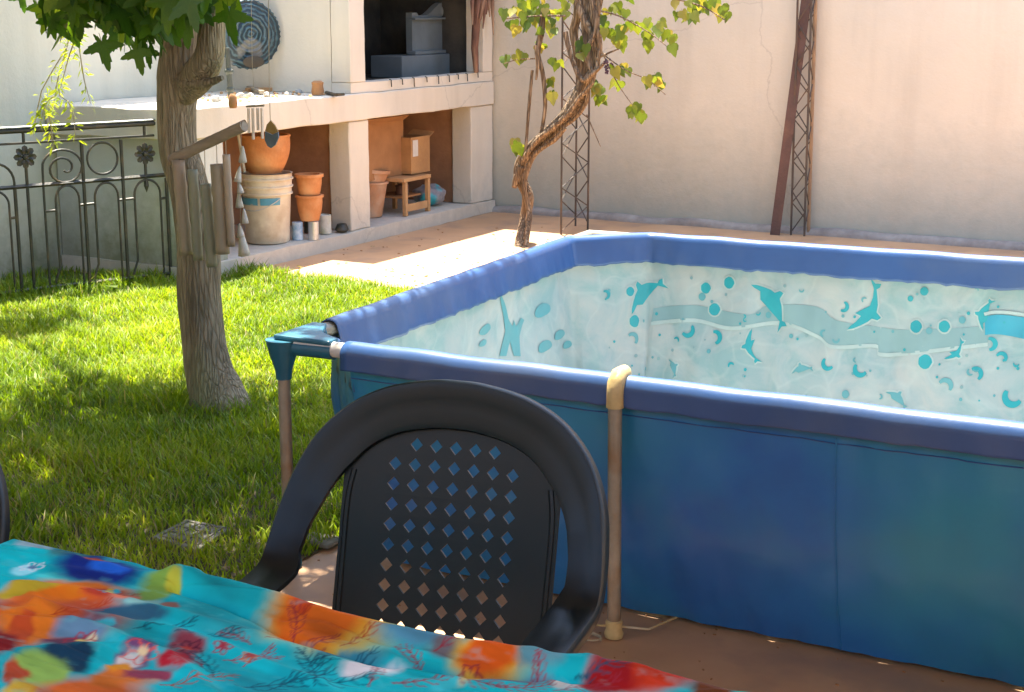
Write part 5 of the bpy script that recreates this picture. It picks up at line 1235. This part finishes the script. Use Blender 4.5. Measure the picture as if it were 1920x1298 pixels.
Zc = Zc + .0045 * np.exp(-(ridg / .05) ** 2) + .003 * fbm(GX * 7, GY * 12, 80)
edge_d = np.clip((GY - (TY1 - .006)) / .02, 0, 1); Zc = Zc - .055 * edge_d ** 1.5
colr = np.zeros(GX.shape + (3,)); A = lambda r, g, b_: np.array(srgb(r, g, b_))
colr[:] = A(0, 190, 190)
t_ = fbm(GX * 7, GY * 12, 5)[..., None]; colr = colr * (1 - .65 * np.clip((t_ - .5) * 3.2, 0, 1)) + A(0, 120, 132) * (.65 * np.clip((t_ - .5) * 3.2, 0, 1))
t_ = np.clip((fbm(GX * 5, GY * 14, 15)[..., None] - .52) * 5, 0, 1) * .6; colr = colr * (1 - t_) + A(70, 215, 210) * t_
wx2 = GX + .085 * (fbm(GX * 9, GY * 9, 90, 6) - .5); wy2 = GY + .06 * (fbm(GX * 13, GY * 13, 95, 6) - .5)
def patch(px, py, rx, ry, c, soft=.30, a_=.95):
    global colr
    x0, y0 = wpt(px, py); x1, _ = wpt(px + rx, py); _, y1 = wpt(px, py - ry)
    ux, uy = wpt(px + rx, py); vx, vy = wpt(px, py - ry)
    M2 = np.array([[ux - x0, vx - x0], [uy - y0, vy - y0]]); Mi = np.linalg.inv(M2)
    p_ = Mi[0, 0] * (wx2 - x0) + Mi[0, 1] * (wy2 - y0); q_ = Mi[1, 0] * (wx2 - x0) + Mi[1, 1] * (wy2 - y0)
    d = np.sqrt(p_ * p_ + q_ * q_); k_ = (np.clip((1 + soft - d) / (2 * soft), 0, 1) * a_)[..., None]; k_ = k_ * k_ * (3 - 2 * k_)
    colr = colr * (1 - k_) + A(*c) * k_
for a_ in [(60, 1022, 45, 12, (170, 200, 200)), (150, 1035, 60, 14, (60, 130, 130)), (38, 1066, 28, 11, (150, 225, 225)), (115, 1086, 60, 11, (70, 215, 205)),  # first pale patch paints a blown-out spot of light into the cloth
           (185, 1066, 78, 26, (12, 40, 130)), (208, 1066, 32, 11, (30, 110, 220)), (190, 1050, 28, 5, (190, 80, 40)),
           (100, 1150, 150, 48, (205, 85, 40)), (130, 1112, 110, 22, (240, 120, 15)), (60, 1106, 50, 8, (200, 170, 40)), (190, 1118, 45, 14, (190, 60, 40)), (55, 1168, 68, 38, (240, 125, 25)), (40, 1180, 26, 30, (210, 80, 30)),
           (290, 1102, 40, 26, (140, 180, 70)), (312, 1095, 18, 10, (205, 200, 60)), (190, 1112, 12, 9, (230, 190, 40)), (207, 1111, 9, 8, (40, 190, 200)), (238, 1122, 32, 9, (235, 130, 95)), (285, 1134, 34, 10, (150, 205, 190)), (335, 1140, 20, 6, (170, 110, 90)),
           (250, 1155, 70, 14, (45, 95, 115)), (-10, 1208, 45, 22, (150, 10, 15)), (160, 1180, 50, 18, (110, 150, 170)), (185, 1175, 22, 8, (80, 220, 220)), (135, 1202, 42, 13, (120, 60, 80)), (165, 1196, 14, 5, (240, 220, 170)),
           (122, 1234, 48, 24, (15, 60, 85)), (60, 1256, 52, 26, (165, 205, 90)), (20, 1262, 22, 22, (210, 80, 40)), (30, 1290, 40, 12, (235, 190, 60)), (175, 1290, 115, 26, (240, 110, 30)), (240, 1262, 60, 18, (225, 120, 40)),
           (268, 1226, 36, 22, (120, 70, 110)), (262, 1234, 26, 10, (225, 215, 200)), (242, 1244, 26, 8, (235, 150, 30)), (350, 1212, 32, 20, (150, 60, 70)), (345, 1240, 30, 14, (190, 20, 40)), (290, 1258, 40, 9, (150, 60, 80)),
           (612, 1160, 122, 56, (245, 215, 60)), (602, 1155, 106, 50, (240, 110, 15)), (575, 1140, 34, 14, (215, 75, 15)), (770, 1192, 70, 22, (90, 155, 175)), (690, 1250, 60, 15, (245, 235, 225)), (640, 1225, 60, 10, (60, 150, 160)),
           (820, 1218, 42, 18, (120, 110, 110)), (925, 1236, 92, 32, (240, 205, 50)), (922, 1236, 76, 28, (235, 95, 10)), (1030, 1240, 45, 20, (95, 150, 155)), (890, 1280, 40, 12, (240, 190, 90)), (850, 1285, 30, 12, (60, 200, 200)), (985, 1275, 70, 12, (120, 140, 150)), (1080, 1282, 40, 14, (215, 205, 190)),
           (1235, 1272, 110, 34, (215, 55, 10)), (1155, 1276, 42, 24, (165, 15, 20)), (1330, 1310, 50, 30, (120, 60, 20))]: patch(*a_)
# fine drawn twigs in crimson and dark blue
def tracery(px, py, rx, ry, c, seed, n=14, thick=.0022):
    global colr
    rs = random.Random(seed)
    for i in range(n):
        x, y = px + rs.gauss(0, rx * .5), py + rs.gauss(0, ry * .5); P = [(x, y)]; an = rs.uniform(-.9, .9)
        for k_ in range(rs.randint(2, 5)): an += rs.uniform(-.9, .9); x += math.cos(an) * rs.uniform(8, 20); y += math.sin(an) * rs.uniform(3, 9); P.append((x, y))
        W = [wpt(*p_) for p_ in P]; x0, x1 = min(p_[0] for p_ in W) - .02, max(p_[0] for p_ in W) + .02; i0, i1 = np.searchsorted(ix, [x0, x1])
        if i1 <= i0: continue
        d = seg_dist(GX[i0:i1], GY[i0:i1], W); k_ = (np.clip(1.6 - d / thick, 0, 1) * .8)[..., None]; colr[i0:i1] = colr[i0:i1] * (1 - k_) + A(*c) * k_
def stroke(W, c, thick, k0=.85):
    global colr
    x0, x1 = min(p_[0] for p_ in W) - .012, max(p_[0] for p_ in W) + .012; y0, y1 = min(p_[1] for p_ in W) - .012, max(p_[1] for p_ in W) + .012
    i0, i1 = np.searchsorted(ix, [x0, x1]); j0, j1 = np.searchsorted(iy, [y0, y1])
    if i1 <= i0 or j1 <= j0: return
    d = seg_dist(GX[i0:i1, j0:j1], GY[i0:i1, j0:j1], W); k_ = (np.clip(1.7 - d / thick, 0, 1) * k0)[..., None]; colr[i0:i1, j0:j1] = colr[i0:i1, j0:j1] * (1 - k_) + A(*c) * k_
def frond(px, py, L, an, c, n=7, thick=.0010, curl=.7):
    x, y = wpt(px, py); P = [(x, y)]; a_ = an
    for k_ in range(n): a_ += curl / n; x += math.cos(a_) * L / n; y += math.sin(a_) * L / n; P.append((x, y))
    stroke(P, c, thick, .75)
    for k_ in range(1, n):
        for sg_ in (-1, 1):
            b_ = a_ - curl * (1 - k_ / n) + sg_ * .75; l_ = L * .26 * math.sin(math.pi * (k_ + .6) / (n + .8)); q_ = P[k_]; m_ = (q_[0] + math.cos(b_) * l_ * .6, q_[1] + math.sin(b_) * l_ * .6)
            stroke([q_, m_, (m_[0] + math.cos(b_ - sg_ * .5) * l_ * .4, m_[1] + math.sin(b_ - sg_ * .5) * l_ * .4)], c, thick, .6)
def blossom(px, py, r_, c, c2, n=6):
    x, y = wpt(px, py)
    for k_ in range(n):
        a_ = k_ * 2 * math.pi / n + px; P = [(x + math.cos(a_ + t * .5) * r_ * (1 - abs(t) * .45), y + math.sin(a_ + t * .5) * r_ * (1 - abs(t) * .45)) for t in (-1, -.5, 0, .5, 1)]
        stroke([(x, y)] + P + [(x, y)], c, .0011, .7)
    stroke([(x - .002, y), (x + .002, y)], c2, .004)
rs_ = random.Random(5)
CR, DK = (165, 40, 55), (0, 75, 95)
for px, py, L, an, c in ((500, 1200, .09, .3, CR), (545, 1190, .08, 1.8, CR), (470, 1205, .06, 2.6, CR), (420, 1232, .07, .2, CR), (455, 1245, .06, 1.2, CR), (380, 1250, .05, 2.4, CR), (810, 1225, .09, .9, CR), (845, 1210, .07, .1, CR), (790, 1250, .07, 2.2, CR), (830, 1262, .08, -.3, CR),
        (735, 1278, .08, .4, CR), (690, 1282, .06, 1.6, CR), (930, 1285, .07, .3, CR), (985, 1282, .06, 1.4, CR), (440, 1285, .12, .5, DK), (500, 1290, .11, 1.1, DK), (540, 1275, .10, .2, DK), (590, 1285, .10, 2.0, DK), (400, 1272, .09, 2.2, DK), (500, 1100, .09, -.5, DK), (470, 1085, .08, -.2, DK), (560, 1240, .10, .5, DK), (330, 1190, .09, .3, DK),
        (640, 1205, .07, .9, (190, 60, 15)), (600, 1140, .07, .2, (190, 60, 15)), (560, 1160, .06, 1.3, (190, 60, 15)), (1080, 1262, .08, .3, DK), (300, 1280, .09, .4, (170, 60, 15)), (80, 1150, .09, .6, (190, 60, 15)), (150, 1110, .08, .1, (180, 60, 20)), (700, 1160, .09, -.2, DK), (250, 1180, .08, .5, DK), (1040, 1290, .08, .4, CR)): frond(px, py, L, an, c)
for px, py, r_, c, c2 in ((268, 1226, .026, (230, 90, 80), (240, 220, 160)), (350, 1215, .020, (90, 20, 50), (200, 60, 40)), (150, 1198, .022, (190, 40, 60), (240, 220, 120)), (420, 1215, .014, CR, CR), (470, 1232, .012, (210, 120, 60), CR), (60, 1060, .018, (230, 240, 235), (0, 90, 140)), (205, 1110, .014, (30, 170, 190), (240, 220, 90)), (880, 1255, .016, CR, (230, 180, 60))): blossom(px, py, r_, c, c2)
wc = fbm(GX * 16 + GY * 8, GY * 34, 120, 5)[..., None]; fold_shade = fbm(GX * 2.4, GY * 26 + GX * 4, 140, 5)[..., None]; colr = np.clip(colr * (.22 + .60 * wc + 1.05 * fold_shade), 0, .95)  # long streaks darken the cloth colour as painted shading of the folds
sp_n = np.clip((fbm(GX * 26, GY * 60, 130, 4) - .60) * 9, 0, 1)[..., None] * .22; colr = colr * (1 - sp_n) + A(120, 215, 205) * sp_n
Vc = np.stack([GX, GY, Zc], -1).reshape(-1, 3).astype(np.float32)
# drop along the far edge so the cloth hangs over
drop = 10
me = bpy.data.meshes.new('tablecloth')
idx = np.arange(nx_ * ny_).reshape(nx_, ny_)
quads = np.stack([idx[:-1, :-1], idx[1:, :-1], idx[1:, 1:], idx[:-1, 1:]], -1).reshape(-1, 4)
ev = []; k0 = len(Vc)
for d_ in range(1, drop + 1):
    row = Vc[idx[:, -1]].copy(); row[:, 2] -= .018 * d_; row[:, 1] += .012 * np.sin(d_ / drop * 2.4) + .010 * np.sin(ix * 31) * d_ / drop; ev.append(row)
Vc = np.concatenate([Vc] + ev); e_idx = np.concatenate([idx[:, -1][None], k0 + np.arange(drop * nx_).reshape(drop, nx_)], 0)
q2 = np.stack([e_idx[:-1, :-1], e_idx[:-1, 1:], e_idx[1:, 1:], e_idx[1:, :-1]], -1).reshape(-1, 4)
quads = np.concatenate([quads, q2]).astype(np.int32)
cc = np.concatenate([colr.reshape(-1, 3)] + [colr[:, -1]] * drop); cc = np.concatenate([cc, np.ones((len(cc), 1))], 1).astype(np.float32)
org = np.array([(TX0 + TX1) / 2, (TY0 + TY1) / 2, TZ], np.float32)
me.vertices.add(len(Vc)); me.vertices.foreach_set('co', (Vc - org).reshape(-1)); me.loops.add(quads.size); me.loops.foreach_set('vertex_index', quads.reshape(-1))
me.polygons.add(len(quads)); me.polygons.foreach_set('loop_start', np.arange(len(quads), dtype=np.int32) * 4); me.polygons.foreach_set('loop_total', np.full(len(quads), 4, np.int32))
me.update(calc_edges=True); me.validate()
me.polygons.foreach_set('use_smooth', np.ones(len(quads), bool))
ca = me.color_attributes.new('dye_and_shade', 'FLOAT_COLOR', 'POINT'); ca.data.foreach_set('color', cc.reshape(-1))
m, n_, l_, p_ = new_mat('dyed_shaded_cotton'); at_ = n_.new('ShaderNodeAttribute'); at_.attribute_name = 'dye_and_shade'; l_.new(at_.outputs['Color'], p_.inputs['Base Color'])
p_.inputs['Roughness'].default_value = .78; p_.inputs['Specular IOR Level'].default_value = .25
tcx = n_.new('ShaderNodeTexCoord'); wv = n_.new('ShaderNodeTexNoise'); wv.inputs['Scale'].default_value = 420; l_.new(tcx.outputs['Object'], wv.inputs['Vector'])
bn = n_.new('ShaderNodeBump'); bn.inputs['Strength'].default_value = .25; bn.inputs['Distance'].default_value = .001; l_.new(wv.outputs['Fac'], bn.inputs['Height']); l_.new(bn.outputs[0], p_.inputs['Normal'])
me.materials.append(m)
o = bpy.data.objects.new('tablecloth', me); col.objects.link(o); o.location = [float(v) for v in org]; tag(o, 'crumpled turquoise tablecloth with orange, blue and red dyed flowers', 'tablecloth')
